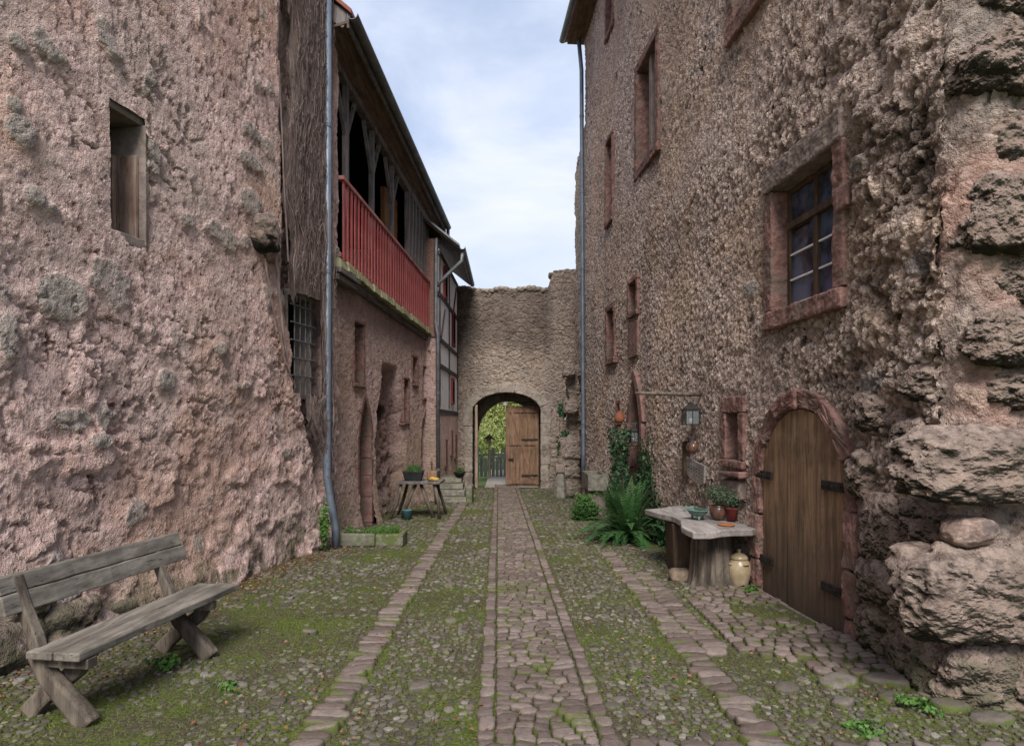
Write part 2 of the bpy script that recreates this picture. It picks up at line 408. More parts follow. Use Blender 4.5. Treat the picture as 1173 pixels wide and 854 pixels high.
M['ivy']=leafmat('ivy_green',(.012,.04,.018),(.03,.085,.035),(.08,.15,.07),.15)
M['bush']=leafmat('bush_green',(.03,.085,.02),(.07,.16,.04),(.12,.24,.07))
M['weed']=leafmat('weed_green',(.04,.10,.02),(.09,.19,.04),(.15,.28,.07))
M['olive']=leafmat('olive_leaf',(.05,.085,.055),(.10,.15,.09),(.17,.22,.13))
M['treey']=leafmat('yellow_green_leaf',(.30,.34,.06),(.58,.60,.16),(.78,.78,.32),.5)
M['treep']=leafmat('pale_green_leaf',(.24,.32,.10),(.45,.50,.20),(.62,.64,.34),.5)
M['grassb']=leafmat('grass_blade',(.05,.08,.015),(.10,.15,.03),(.19,.23,.07),.3)
M['fallen']=leafmat('fallen_leaf',(.12,.035,.02),(.20,.08,.04),(.30,.19,.10),.1)

def stonemat(name,cols,moss,mossscale=3.0):
    m,nt,b,o=newmat(name); g=G(nt); co=g.obj()
    r=g.attr('rnd'); hh=g.attr('hh')
    col=g.ramp(r,cols)
    n=g.noise(co,22,6,.7); n2=g.noise(co,90,3,.6)
    col=g.mix(1,col,g.ramp(g.mth('MULTIPLY_ADD',n2,.4,n),[(.35,(.55,.55,.55)),(.75,(1,1,1)),(1,(1.25,1.25,1.25))]),'MULTIPLY')
    dirt=g.rng(g.mth('MULTIPLY_ADD',n,.5,hh),.85,.35)
    col=g.mix(dirt,col,(.045,.04,.028))
    mo=g.mth('MULTIPLY',g.rng(g.mth('MULTIPLY_ADD',g.noise(co,mossscale,6,.65),1.0,g.mth('MULTIPLY',hh,-.22)),moss,moss+.13),.9)
    col=g.mix(mo,col,g.mix(n2,(.045,.06,.012),(.11,.135,.03)))
    g.l(col,b.inputs['Base Color']); b.inputs['Roughness'].default_value=.8; b.inputs['Specular IOR Level'].default_value=.3
    g.bump(b,g.mth('MULTIPLY_ADD',n2,.3,n),.6,.008)
    return m
M['sett']=stonemat('brown_grey_setts',[(0,(.095,.070,.060)),(.5,(.145,.11,.098)),(1,(.20,.16,.142))],.34)
M['cob']=stonemat('field_cobbles',[(0,(.06,.05,.04)),(.5,(.115,.097,.082)),(.9,(.155,.135,.115)),(1,(.23,.21,.185))],.34,9)
def groundmat():
    m,nt,b,o=newmat('moss_and_earth'); g=G(nt); co=g.obj()
    n=g.noise(co,1.4,6,.6); n2=g.noise(co,9,6,.7); n3=g.noise(co,60,4,.7)
    moss=g.ramp(n3,[(.3,(.035,.045,.012)),(.5,(.085,.105,.024)),(.72,(.18,.20,.06))])
    earth=g.ramp(n3,[(.3,(.035,.028,.02)),(.55,(.09,.072,.054)),(.72,(.22,.19,.15))])
    f=g.rng(g.mth('MULTIPLY_ADD',g.noise(co,28,5,.75),1.3,g.mth('MULTIPLY_ADD',n2,.5,n)),1.26,1.52)
    col=g.mix(f,moss,earth)
    at=g.attr('dk'); col=g.mix(at,col,g.mix(n2,(.05,.028,.02),(.17,.08,.055)))
    g.l(col,b.inputs['Base Color']); b.inputs['Roughness'].default_value=1; b.inputs['Specular IOR Level'].default_value=.1
    h=g.mth('MULTIPLY_ADD',n3,.35,n2)
    g.disp(o,h,.03,.6); m.displacement_method='BOTH'
    return m
M['ground']=groundmat()
M['meadow']=simple('meadow',(.08,.12,.03),(.17,.21,.07),3,.95,.5,.05)

# ---------------------------------------------------------------- walls with openings
def topz(u,w,h,kind):
    u=np.clip(np.abs(u)/w,0,1)
    if kind=='round': return h*np.sqrt(np.maximum(0,1-u*u))
    if kind=='point': return h*(1-u)**.6
    return h*0+0*u
def hole(s0,s1,z0,z1,kind=None,h=0): return (s0,s1,z0,z1,kind,h)   # z1: springing line when arched
def lines(a,b,step,marks):
    xs=[a]
    while xs[-1]<b: xs.append(xs[-1]+(step(xs[-1]) if callable(step) else step))
    xs=np.array(xs); xs[-1]=b
    for m in marks:
        if a<m<b:
            i=np.argmin(abs(xs-m)); 
            if 0<i<len(xs)-1: xs[i]=m
    return np.unique(xs)
def wallgrid(name,W,s0,s1,z0,z1,ds,dz,holes,mat,parent,dfn=None,attrs=None,ztop=None,smooth=True):
    S=lines(s0,s1,ds,[h[0] for h in holes]+[h[1] for h in holes]); Z=lines(z0,z1,dz,[h[2] for h in holes]+[h[3] for h in holes])
    ss,zz=np.meshgrid(S,Z,indexing='ij')
    d=dfn(ss,zz) if dfn else 0*ss
    at={}
    if attrs:
        for k,f in attrs.items(): at[k]=f(ss,zz).ravel()
    z2=zz if ztop is None else zz+(ztop(ss)-z1)*sstep(z1*.55,z1,zz)
    V=W.arr(ss,z2,d).reshape(-1,3)
    ns,nz=len(S),len(Z)
    i,j=np.meshgrid(np.arange(ns-1),np.arange(nz-1),indexing='ij')
    sc=(S[:-1]+S[1:])[i]/2; zc=(Z[:-1]+Z[1:])[j]/2
    keep=np.ones_like(sc,bool)
    for (a,b,c,e,k,h) in holes:
        mid=(a+b)/2; w=(b-a)/2
        top=e+(topz(sc-mid,w,h,k) if k else 0)
        keep&=~((sc>a)&(sc<b)&(zc>c)&(zc<top))
    i=i[keep];j=j[keep]
    q=np.stack([i*nz+j,(i+1)*nz+j,(i+1)*nz+j+1,i*nz+j+1],-1)
    # orientation
    e=(W.t.cross(Vector((0,0,1)))).dot(W.n)
    if e<0: q=q[:,::-1]
    me=npmesh(V,quads=q,attrs=at,smooth=smooth)
    return link(name,me,mat,parent)
def archring(mb,W,s0,s1,z0,zs,kind,h,width,d0,d1,blk=.32,j=.006):
    mid=(s0+s1)/2; w=(s1-s0)/2
    pts=[]
    n=max(2,int((zs-z0)/.08))
    for i in range(n): pts.append((s0,z0+(zs-z0)*i/n))
    K=28
    for i in range(K+1):
        t=math.pi*i/K; u=-math.cos(t)*w
        pts.append((mid+u,zs+float(topz(np.array(u),w,h,kind))))
    for i in range(n): pts.append((s1,zs-(zs-z0)*(i+1)/n))
    P=np.array(pts); T=np.gradient(P,axis=0); T/=np.linalg.norm(T,axis=1)[:,None]+1e-9
    Nn=np.stack([-T[:,1],T[:,0]],-1)
    Q=P+Nn*width
    acc=0; start=0; L=np.r_[0,np.cumsum(np.linalg.norm(np.diff(P,axis=0),axis=1))]
    i=0
    while i<len(P)-1:
        k=i+1; tgt=blk*random.uniform(.75,1.3)
        while k<len(P)-1 and L[k]-L[i]<tgt: k+=1
        wj=random.uniform(-.15,.2)*width; dj=random.uniform(-j,j)*1.5
        poly=[tuple(P[a]) for a in range(i,k+1)]+[tuple(Q[a]+Nn[a]*wj) for a in range(k,i-1,-1)]
        # shrink for a joint
        g=.004; dirv=P[k]-P[i]; dirv=dirv/(np.linalg.norm(dirv)+1e-9)
        m=k-i+1
        poly=[(p[0]+(dirv[0]*g if idx in(0,2*m-1) else (-dirv[0]*g if idx in(m-1,m) else 0)),p[1]+(dirv[1]*g if idx in(0,2*m-1) else (-dirv[1]*g if idx in(m-1,m) else 0))) for idx,p in enumerate(poly)]
        mb.prism(poly,lambda a,b,d:W.P(a,b,d),d0,d1+dj)
        i=k
def archpoly(s0,s1,z0,zs,kind,h,a=None,b=None,K=20,inset=0):
    """outline of the part of an arched opening between a and b"""
    mid=(s0+s1)/2; w=(s1-s0)/2-inset; a=s0+inset if a is None else a; b=s1-inset if b is None else b
    top=[]
    for i in range(K+1):
        u=a+(b-a)*i/K-mid; top.append((mid+u,zs+float(topz(np.array(u),w,max(.01,h-inset),kind))))
    return [(b,z0),(a,z0)]+top
def rectwindow(W,s0,s1,z0,z1,fw,parent,mat,depth=.35,proud=.03,sill=None,lintel=None,label=None,lmat=None,j=.006):
    """stone frame around an opening; returns the window part"""
    mb=MB(); sl=sill or fw; ll=lintel or fw
    mb.wbox(W,s0-fw,s0,z0,z1,-depth,proud,j); mb.wbox(W,s1,s1+fw,z0,z1,-depth,proud,j)
    mb.wbox(W,s0-fw,s1+fw,z0-sl,z0-.003,-depth,proud+.02,j)
    if not lmat: mb.wbox(W,s0-fw,s1+fw,z1+.003,z1+ll,-depth,proud,j)
    o=mb.build('window',mat,parent,bevel=.018,loc=W.P((s0+s1)/2,z0,0),erode=.035)
    if label: o['label']=label
    if lmat:
        mb=MB(); mb.wbox(W,s0-fw+.015,s1+fw,z1+.003,z1+ll,-depth,proud+.02,j); mb.build('lintel',lmat,o,bevel=.02,erode=.04)
    return o
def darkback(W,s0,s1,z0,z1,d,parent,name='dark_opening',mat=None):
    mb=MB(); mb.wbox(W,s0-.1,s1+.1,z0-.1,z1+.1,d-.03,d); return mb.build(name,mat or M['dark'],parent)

# ================================================================ GROUND
def groundsheet():
    xs=lines(-4.6,7.5,lambda x:.05 if x<3.6 else .12,[]); ys=lines(1.2,22.6,lambda y:.035+.0035*y,[])
    X,Y=np.meshgrid(xs,ys,indexing='ij')
    Z=gza(Y)+.05*(fbm(X*1.1,Y*1.1,3.0,3)-.5)-.012
    # a shallow sunken joint at the paved strips, dirt against the left wall
    wl=LWa+LWb*Y; dk=sstep(.75,.15,X-wl+.25*fbm(X*3,Y*3,1)) * (Y<10.6)
    V=np.stack([X,Y,Z],-1).reshape(-1,3); n,m=X.shape
    i,j=np.meshgrid(np.arange(n-1),np.arange(m-1),indexing='ij')
    q=np.stack([i*m+j,(i+1)*m+j,(i+1)*m+j+1,i*m+j+1],-1).reshape(-1,4)
    o=link('courtyard_ground',npmesh(V,quads=q,attrs={'dk':dk.ravel()*.75}),M['ground'])
    tag(o,kind='structure')
groundsheet()
mb=MB()
ys=[-60,-2,1.4,21.5,60,260]
for a,b in zip(ys[:-1],ys[1:]):
    mb.add([(-200,a,gz(a)-.09),(200,a,gz(a)-.09),(200,b,gz(b)-.09),(-200,b,gz(b)-.09)],[(0,1,2,3)])
tag(mb.build('ground',M['meadow']),kind='structure')
mb=MB(); mb.add([(-.9,21.5,-.42),(.9,21.5,-.42),(.7,60,-.80),(-1.3,60,-.80)],[(0,1,2,3)])
M['gpath']=simple('sandy_path',(.22,.19,.15),(.34,.30,.24),9,.95,.4,.02)
tag(mb.build('garden_path',M['gpath']),kind='structure')

def pc(y): return .27-.0205*y       # centre line of the paved strip
def stonefield(name,cx,cy,a,b,rot,h,mat,K=10,zoff=0,n=3.5,jit=.09):
    N=len(cx); th=np.arange(K)/K*2*math.pi
    rr=(np.abs(np.cos(th))**n+np.abs(np.sin(th))**n)**(-1/n)
    rad=rr[None,:]*(1+rng.uniform(-jit,jit,(N,K)))
    rings=[(.6,1.0),(.87,.86),(.98,.40),(1.02,-1.0)]
    tilt=rng.normal(0,.09,(N,2))
    P=[];H=[]
    top=h
    P.append(np.stack([0*cx,0*cx,top],-1)[:,None,:]); H.append(np.ones((N,1)))
    for q,hh in rings:
        lx_=rad*np.cos(th)[None,:]*q; ly_=rad*np.sin(th)[None,:]*q
        zz=(hh*h)[:,None]+(rng.normal(0,.10,(N,K))*h[:,None] if hh>0 else 0)
        if hh<0: zz=np.full((N,K),-.045)
        P.append(np.stack([lx_*a[:,None],ly_*b[:,None],zz],-1)); H.append(np.full((N,K),max(hh,0)))
    P=np.concatenate(P,1); H=np.concatenate(H,1)
    P[:,:,2]+=P[:,:,0]*tilt[:,None,0]+P[:,:,1]*tilt[:,None,1]
    c,s=np.cos(rot)[:,None],np.sin(rot)[:,None]
    X=P[:,:,0]*c-P[:,:,1]*s+cx[:,None]; Y=P[:,:,0]*s+P[:,:,1]*c+cy[:,None]
    Z=P[:,:,2]+(gza(cy)+.05*(fbm(cx*1.1,cy*1.1,3.0,3)-.5)+zoff)[:,None]
    V=np.stack([X,Y,Z],-1).reshape(-1,3); m=1+4*K
    off=(np.arange(N)*m)[:,None,None]; k=np.arange(K); k2=(k+1)%K
    tri=np.stack([0*k,1+k,1+k2],-1)[None]+off
    qs=np.concatenate([np.stack([1+r*K+k,1+(r+1)*K+k,1+(r+1)*K+k2,1+r*K+k2],-1) for r in range(3)])[None]+off
    rv=np.repeat(rng.random(N),m)
    me=npmesh(V,quads=qs.reshape(-1,4),tris=tri.reshape(-1,3),attrs={'rnd':rv,'hh':H.ravel()})
    o=link(name,me,mat); tag(o,kind='structure'); return o
# paved centre strip: edge setts lengthwise, rows across between them
L=[]
y=1.6
while y<22.6:
    st=random.uniform(.068,.098); x=-.285
    ymid=y+st/2
    while x<.26:
        w=random.uniform(.08,.155); w=min(w,.285-x) if .285-x-w>.06 else .285-x
        cxx=x+w/2; L.append((pc(ymid)+cxx,ymid+random.uniform(-.012,.012)+.06*math.sin(cxx*5)+.05*cxx*math.sin(y*.7),w/2*.96,st/2*.96,random.uniform(-.07,.07)+(.15*cxx)))
        x+=w
    y+=st
for sx in(-1,1):
    y=1.6
    while y<22.6:
        ln=random.uniform(.11,.2); L.append((pc(y)+sx*.345+random.uniform(-.008,.008),y+ln/2,.05,ln/2*.93,random.uniform(-.06,.06))); y+=ln
L=np.array(L)
stonefield('path',L[:,0],L[:,1],L[:,2],L[:,3],L[:,4],.018+.007*rng.random(len(L)),M['sett'],K=16,zoff=.006,n=4.5,jit=.06)
# the side bands of larger setts, the cross row near the viewer and the paved patch by the cellar door
L=[]
y=2.2
while y<19:
    ln=random.uniform(.08,.125)
    if fbm(np.array([y*1.3]),np.array([3.3]))[0]<.78: 
        w=random.uniform(.09,.125); L.append((-1.09-.008*y+random.uniform(-.02,.02),y+ln/2,w,ln/2*.9,random.uniform(-.06,.06)))
    y+=ln
y=2.6
while y<9.6:
    ln=random.uniform(.085,.13)
    if y<7.5 or random.random()<.8:
        for k in range(2 if y>5 and y<8 else 1): L.append((1.41+k*.21+random.uniform(-.02,.02),y+ln/2,random.uniform(.09,.125),ln/2*.9,random.uniform(-.09,.09)))
    y+=ln
for row in range(2):
    x=-1.3
    while x<3.4:
        w=random.uniform(.10,.19); L.append((x+w/2,3.30+row*.16+random.uniform(-.015,.015)+.02*math.sin(x*2),w/2*.92,.07,random.uniform(-.06,.06))); x+=w
y=4.7
while y<7.9:
    st=random.uniform(.095,.125); x=1.80-(0 if y<5.5 else .0)
    while x<RWa+RWb*y-.08:
        w=random.uniform(.09,.15)
        if fbm(np.array([x*1.7]),np.array([y*1.7]),5.)[0]<.60: L.append((x+w/2,y+(x-1.8)*-.10,w/2*.9,st/2*.88,random.uniform(-.08,.08)))
        x+=w
    y+=st
L=np.array(L)
ok=(L[:,0]<RWa+RWb*L[:,1]-.02)
bandL=L[ok]
stonefield('cobbled_bands',bandL[:,0],bandL[:,1],bandL[:,2],bandL[:,3],bandL[:,4],.018+.008*rng.random(len(bandL)),M['sett'],K=16,zoff=.006,n=4.2,jit=.07)
# irregular field cobbles
def occupied(x,y):
    m=np.abs(x-pc(y))<.43
    m|=np.abs(x-(-1.09-.008*y))<.15
    m|=(np.abs(x-1.41)<.14)&(y<9)
    m|=(np.abs(x-1.62)<.12)&(y>5)&(y<8)
    m|=(x>1.78)&(y>4.65)&(y<7.95)&(fbm(x*1.7,y*1.7,5.)<.60)
    m|=(y>3.2)&(y<3.56)&(x>-1.35)
    return m
def cobbles():
    out=[]
    for (y0,y1,g) in ((2.0,6.0,.052),(6.0,10,.066),(10,21.3,.095)):
        gx=np.arange(-4.3,5.5 if y0<3 else 3.4,g); gy=np.arange(y0,y1,g)
        X,Y=np.meshgrid(gx,gy); X=X.ravel()+rng.uniform(-.35,.35,X.size)*g; Y=Y.ravel()+rng.uniform(-.35,.35,Y.size)*g
        sz=g*rng.uniform(.22,.52,X.size)
        big=rng.random(X.size)<.03; sz=np.where(big,sz*1.8,sz)*1.12
        mossn=fbm(X*1.3,Y*1.3,7.,4)
        side=sstep(-1.2,-2.0,X)+sstep(1.7,2.4,X)*.7
        keep=(rng.random(X.size)<(.95-1.3*np.clip(mossn-.47,0,1)*2.2-.15*side))&~occupied(X,Y)
        keep&=(X>LWa+LWb*Y+.15)|(Y>10.4); keep&=(X>GWa+GWb*Y+.12)|(Y<10.4); keep&=(X<RWa+RWb*Y-.05)|(Y<4.1)
        out.append(np.stack([X,Y,sz,sz*rng.uniform(.6,1,X.size),mossn],-1)[keep])
    A=np.concatenate(out)
    h=A[:,2]*.36*(1.05-.6*sstep(.4,.65,A[:,4]))+.001
    stonefield('field_cobbles',A[:,0],A[:,1],A[:,2],A[:,3],rng.uniform(0,6.28,len(A)),h,M['cob'],K=8,zoff=-.006,n=3.2,jit=.22)
cobbles()
# flagstones near the corner boulders
L=np.array([(2.25,4.45,.15,.09,.5),(2.62,4.50,.16,.10,-.5),(2.45,4.15,.10,.07,.1),(2.75,4.05,.13,.08,.3),(2.85,3.85,.12,.07,-.1),(2.1,4.1,.08,.06,.8),(1.85,4.35,.09,.06,.2),(-1.9,4.4,.10,.07,.2),(-1.75,5.6,.07,.05,.1),(-.62,4.35,.08,.06,.3),(-.55,5.9,.06,.05,.1)])
stonefield('flagstones',L[:,0],L[:,1],L[:,2],L[:,3],L[:,4],.03+0*L[:,0],M['cob'],K=14,zoff=.004,n=2.6,jit=.12)

# ---------------------------------------------------------------- leaves helper
def leafmesh(name,P,N,size,mat,parent=None,loc=None,ratio=.5,kind=None,fold=.25,shape='diamond',droop=None,rnd=None):
    n=len(P); N=N/(np.linalg.norm(N,axis=1)[:,None]+1e-9)
    r=rng.normal(size=(n,3)) if droop is None else droop+.35*rng.normal(size=(n,3))
    t=r-N*np.sum(r*N,1)[:,None]; t/=np.linalg.norm(t,axis=1)[:,None]+1e-9
    b=np.cross(N,t); s=(size*rng.uniform(.6,1.25,n))[:,None]
    if shape=='diamond':
        pts=[(0,0,0),(.5,-.5,fold),(1,0,0),(.5,.5,fold)]; 
        V=np.stack([P+t*s*u+b*s*v*ratio*2*.5+N*s*w for u,v,w in pts],1)
        q=np.arange(n*4).reshape(n,4); me=npmesh(V.reshape(-1,3),quads=q,attrs={'rnd':np.repeat(rng.random(n) if rnd is None else rnd,4)},smooth=False)
    elif shape=='ivy':
        pts=[(0,0,0),(.15,-.55,.08),(.5,-.3,0),(1,0,-.05),(.5,.3,0),(.15,.55,.08)]
        V=np.stack([P+t*s*u+b*s*v+N*s*w for u,v,w in pts],1)
        i0=(np.arange(n)*6)[:,None]
        q=np.concatenate([i0+np.array([[0,1,2,3]]),i0+np.array([[0,3,4,5]])])
        me=npmesh(V.reshape(-1,3),quads=q,attrs={'rnd':np.repeat(rng.random(n) if rnd is None else rnd,6)},smooth=False)
    elif shape=='blade':
        pts=[(0,-.06,0),(0,.06,0),(1,0,.25)]
        V=np.stack([P+t*s*u+b*s*v+N*s*w for u,v,w in pts],1)
        me=npmesh(V.reshape(-1,3),tris=np.arange(n*3).reshape(n,3),attrs={'rnd':np.repeat(rng.random(n) if rnd is None else rnd,3)},smooth=False)
    o=link(name,me,mat,parent,loc)
    if kind: tag(o,kind=kind)
    return o
# low grass and moss blades
def grass():
    n=380000
    Y=2.2+ (rng.random(n)**1.7)*17; X=rng.uniform(-4.2,3.3,n)
    mm=fbm(X*1.3,Y*1.3,7.,4)+.35*(fbm(X*6,Y*6,2.,3)-.5)
    occ=occupied(X,Y)
    side=sstep(-1.1,-2.0,X)+sstep(1.6,2.4,X)
    p=np.clip((mm-.40)*4,0,1)*.8+.30*side+.12
    p=np.where(occ,p*.28,p)
    near=sstep(.95,.45,X-(LWa+LWb*Y))*(Y<10)
    p*=1-.75*near
    k=(rng.random(n)<p)&((X>LWa+LWb*Y+.1)|(Y>10.4))&((X>GWa+GWb*Y+.05)|(Y<10.4))&((X<RWa+RWb*Y-.02)|(Y<4.1))
    X,Y=X[k],Y[k]; n=len(X)
    P=np.stack([X,Y,gza(Y)+.05*(fbm(X*1.1,Y*1.1,3.0,3)-.5)-.004],-1)
    up=np.stack([rng.normal(0,.75,n),rng.normal(0,.75,n),np.ones(n)],-1)
    side_=np.cross(up,rng.normal(size=(n,3)))
    o=leafmesh('grass',P,side_,.020+.020*(rng.random(n)<.12),M['grassb'],shape='blade',droop=up*3,kind='stuff')
    tag(o,'short green grass and moss growing in the cobble joints','grass')
grass()
def litter():
    n=1500
    Y=rng.uniform(3.2,10.8,n); off=np.abs(rng.normal(0,.35,n))+.05
    X=LWa+LWb*Y+off+.1
    P=np.stack([X,Y,gza(Y)+.012+0*X],-1)
    n2=1500; Y2=rng.uniform(3,16,n2); X2=rng.uniform(-2,2.6,n2); P2=np.stack([X2,Y2,gza(Y2)+.02],-1)
    P=np.concatenate([P,P2]); N=np.stack([rng.normal(0,.4,len(P)),rng.normal(0,.4,len(P)),np.ones(len(P))],-1)
    o=leafmesh('leaf_litter',P,N,.03,M['fallen'],ratio=.7,kind='stuff'); tag(o,'brown and reddish fallen leaves strewn along the wall foot','leaf litter')
litter()

# ================================================================ LEFT PINK BUILDING
B=thing('stone_house','tall pink plastered stone house with slit window behind the wooden bench','house',(-4,5,-.1))
w1=hole(ls(125)+.0,ls(165),3.47,4.66); w2=hole(ls(334),ls(358)+.02,2.13,3.5)
stp=[(70,340,34,30),(22,150,20,20),(5,385,14,30),(285,185,16,10),(287,150,12,10),(82,480,26,14),(190,435,12,14),(110,505,14,10),(35,225,14,12),(15,120,10,10),(250,400,10,8),(130,60,10,8),(285,232,14,16),(20,48,12,10)]
def st_attr(ss,zz):
    r=.0*ss+.62*sstep(.70,.76,fbm(ss*1.9+9,zz*2.3,21.,3))
    px=CX+F*(LWa+LWb*ss)/ss; 
    for (x,y,rx,ry) in stp:
        sc=ls(x); zc=zy(y,sc); rs_=abs(ls(x+rx)-ls(x-rx))/2; rz=ry*sc/F
        r=np.maximum(r,sstep(1.25,.5,np.sqrt(((ss-sc)/rs_)**2+((zz-zc)/rz)**2)))
    return r*.68
def lw_d(ss,zz):
    d=.22*np.exp(-np.maximum(zz+.15,0)/.38)*(1-.75*sstep(6.3,8.6,ss))*sstep(3,5,ss)+.08*(fbm(ss*1.1,zz*1.1,1.,3)-.5)
    d+=.10*(1-.6*sstep(6.3,8.6,ss))*np.exp(-np.maximum(zz+.15,0)/.5)*(fbm(ss*3,zz*3,4.,3)-.35)*2
    rg=np.abs(fbm(ss*3.2,zz*3.6+ss,5.,4)-.5)*2; d+=-.04*sstep(.08,.0,rg)*sstep(.45,.6,fbm(ss*.9,zz*.9,11.,2))+.035*(fbm(ss*4.5,zz*6,7.,4)-.5)*2*sstep(2.9,.6,zz*.6)
    big=fbm(ss*2.3+3,zz*2.8,15.,3); d+=.04*sstep(.58,.66,big)*sstep(3.6,1.2,zz)
    d+=.035*st_attr(ss,zz)
    # irregular arris at the vine strip
    ve=8.80+.42*np.clip(3.5-zz,0,1.4)+.34*np.clip(2.1-zz,0,3); d+=-.12*sstep(-.12,.16,ss-ve+.2*(fbm(zz*1.5,0*zz,2.)-.5))
    d+=.10*sstep(9.95,10.1,ss)
    return d
def lw_dk(ss,zz):
    return .6*sstep(0,.25,ss-(8.80+.42*np.clip(3.5-zz,0,1.4)+.34*np.clip(2.1-zz,0,3)))*sstep(10.1,9.95,ss)+.3*sstep(.5,.1,np.minimum(abs(ss-w1[0]),abs(ss-w1[1]))/.25+2*(np.abs(zz-4.05)>.75))*0
wallgrid('wall',LW,3.0,10.52,-.35,12,lambda s:.017+.0012*(s-3),lambda z:.02 if z<5 else .035,[w1,w2],M['pink'],B,lw_d,{'st':st_attr,'dk':lw_dk})
mb=MB(); mb.wbox(LW,-4,2.98,-.4,12,-.8,0); mb.wbox(LW,-4,10.5,-.4,12,-7,-6.5); mb.wbox(LW,10.2,10.52,-.4,12,-6.4,-.12); mb.wbox(LW,-4,10.5,12.01,12.3,-7,.3)
mb.build('rear_walls',M['pink2'],B)
# slit window with weathered wooden board inside
wn=MB(); s0,s1=w1[0],w1[1]
wn.wbox(LW,s0-.02,s0+.005,3.42,4.6,-.5,-.03); wn.wbox(LW,s1-.005,s1+.05,3.42,4.6,-.5,.01,.01); wn.wbox(LW,s0-.02,s1+.05,3.38,3.475,-.5,.015,.01); wn.wbox(LW,s0-.03,s1+.06,4.60,4.72,-.5,-.03)
win=wn.build('window',M['sandg'],B,bevel=.01,loc=LW.P((s0+s1)/2,3.4,0)); win['label']='narrow slit window with weathered board inside'
mb=MB(); mb.wbox(LW,s0+.06,s0+.09,3.47,4.6,-.40,-.12); mb.build('jamb_strip',M['oldw'],win)
M['stain']=wood('stained_board',(.20,.12,.09),(.36,.27,.22),'Z',gap=(.10,.05,.04))
mb=MB(); mb.wbox(LW,s1-.05,s1-.006,3.47,4.30,-.40,-.05,.004); mb.wbox(LW,s1-.10,s1-.05,3.47,4.30,-.40,-.26); mb.build('shutter_board',M['stain'],win,bevel=.008)
darkback(LW,s0,s1,3.47,4.6,-.47,win)
# barred window
s0,s1,z0,z1=w2[:4]
mb=MB(); mb.wbox(LW,s0-.03,s0+.004,z0-.05,z1+.05,-.4,-.05); mb.wbox(LW,s1-.004,s1+.04,z0-.05,z1+.05,-.4,-.05); mb.wbox(LW,s0,s1,z0-.08,z0,-.4,-.03); mb.wbox(LW,s0-.03,s1+.04,z1,z1+.09,-.4,.0)
win=mb.build('window',M['sandg'],B,bevel=.01,loc=LW.P((s0+s1)/2,z0,0)); win['label']='barred window half hidden by dry vines'
mb=MB()
for i in range(4):
    s=s0+(i+.5)*(s1-s0)/4; mb.tube([LW.P(s,z0-.03,.0),LW.P(s,z1+.03,.0)],.009,6)
for i in range(5):
    z=z0+.25+(z1-z0-.3)*i/4.3; mb.tube([LW.P(s0-.04,z,.012),LW.P(s1+.04,z,.012)],.012,6)
mb.build('grille',M['steel'],win); darkback(LW,s0,s1,z0,z1,-.3,win)
# broken corbel stone
def rockmesh(c,size,p=3.,seed=0,sub=5,amp=.16,rot=0,flat=0):
    import bmesh
    bm=bmesh.new(); bmesh.ops.create_icosphere(bm,subdivisions=sub,radius=1)
    V=np.array([v.co[:] for v in bm.verts]); Fc=np.array([[v.index for v in f.verts] for f in bm.faces]); bm.free()
    k=(np.abs(V)**p).sum(1)**(-1/p); V=V*k[:,None]
    n=fbm(V[:,0]*1.3+seed*7.1,V[:,1]*1.3+seed,V[:,2]*1.3,3)-.5; n2=fbm(V[:,0]*4+seed*3.1,V[:,1]*4,V[:,2]*4+seed,4)-.5
    V=V*(1+n*amp*2.4+n2*amp)[:,None]
    V*=np.array(size)
    cs,sn=math.cos(rot),math.sin(rot); X=V[:,0]*cs-V[:,1]*sn; Y=V[:,0]*sn+V[:,1]*cs
    V=np.stack([X,Y,V[:,2]],-1)+np.array(c)
    return npmesh(V,tris=Fc)
cs=ls(300)
p=LW.P(cs-.05,zy(268,cs),.06)
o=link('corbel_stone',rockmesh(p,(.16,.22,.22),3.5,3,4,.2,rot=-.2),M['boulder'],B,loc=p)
p=LW.P(cs+.2,zy(290,cs+.2),.0)
o=link('corbel_stone',rockmesh(p,(.10,.20,.13),2.5,5,4,.25),M['pinkrock'],B,loc=p)
# wall-foot stones
for k,(s,z,r) in enumerate([(4.15,.16,.30),(4.75,.10,.33),(5.35,.14,.28),(5.0,.42,.22),(4.4,.5,.2),(6.0,.06,.22),(3.7,.1,.3),(7.1,.0,.16)]):
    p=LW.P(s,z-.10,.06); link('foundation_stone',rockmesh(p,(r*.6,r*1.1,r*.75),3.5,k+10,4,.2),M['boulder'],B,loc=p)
def pipe(name,pts,r,mat,parent,rings=True,collar=None):
    mb=MB(); mb.tube(pts,r,14)
    o=mb.build(name,mat,parent,smooth=True,loc=pts[-1])
    cl=MB()
    for (a,b) in zip(pts[:-1],pts[1:]):
        a=Vector(a);b=Vector(b); L_=(b-a).length
        if L_>1.5:
            n=int(L_/2.0)
            for i in range(n):
                q=a+(b-a)*((i+.6)/n); d=(b-a).normalized()*.03; cl=MB(); cl.tube([q-d,q+d],r*1.13,14); cl.build('pipe_clamp',mat,o)
    return o
ps=9.85
pipe('downpipe',[LW.P(ps,12,.15),LW.P(ps,.9,.13),LW.P(ps+.03,.5,.18),LW.P(ps+.06,.1,.24),LW.P(ps+.06,-.2,.25)],.058,M['pipe'],B)

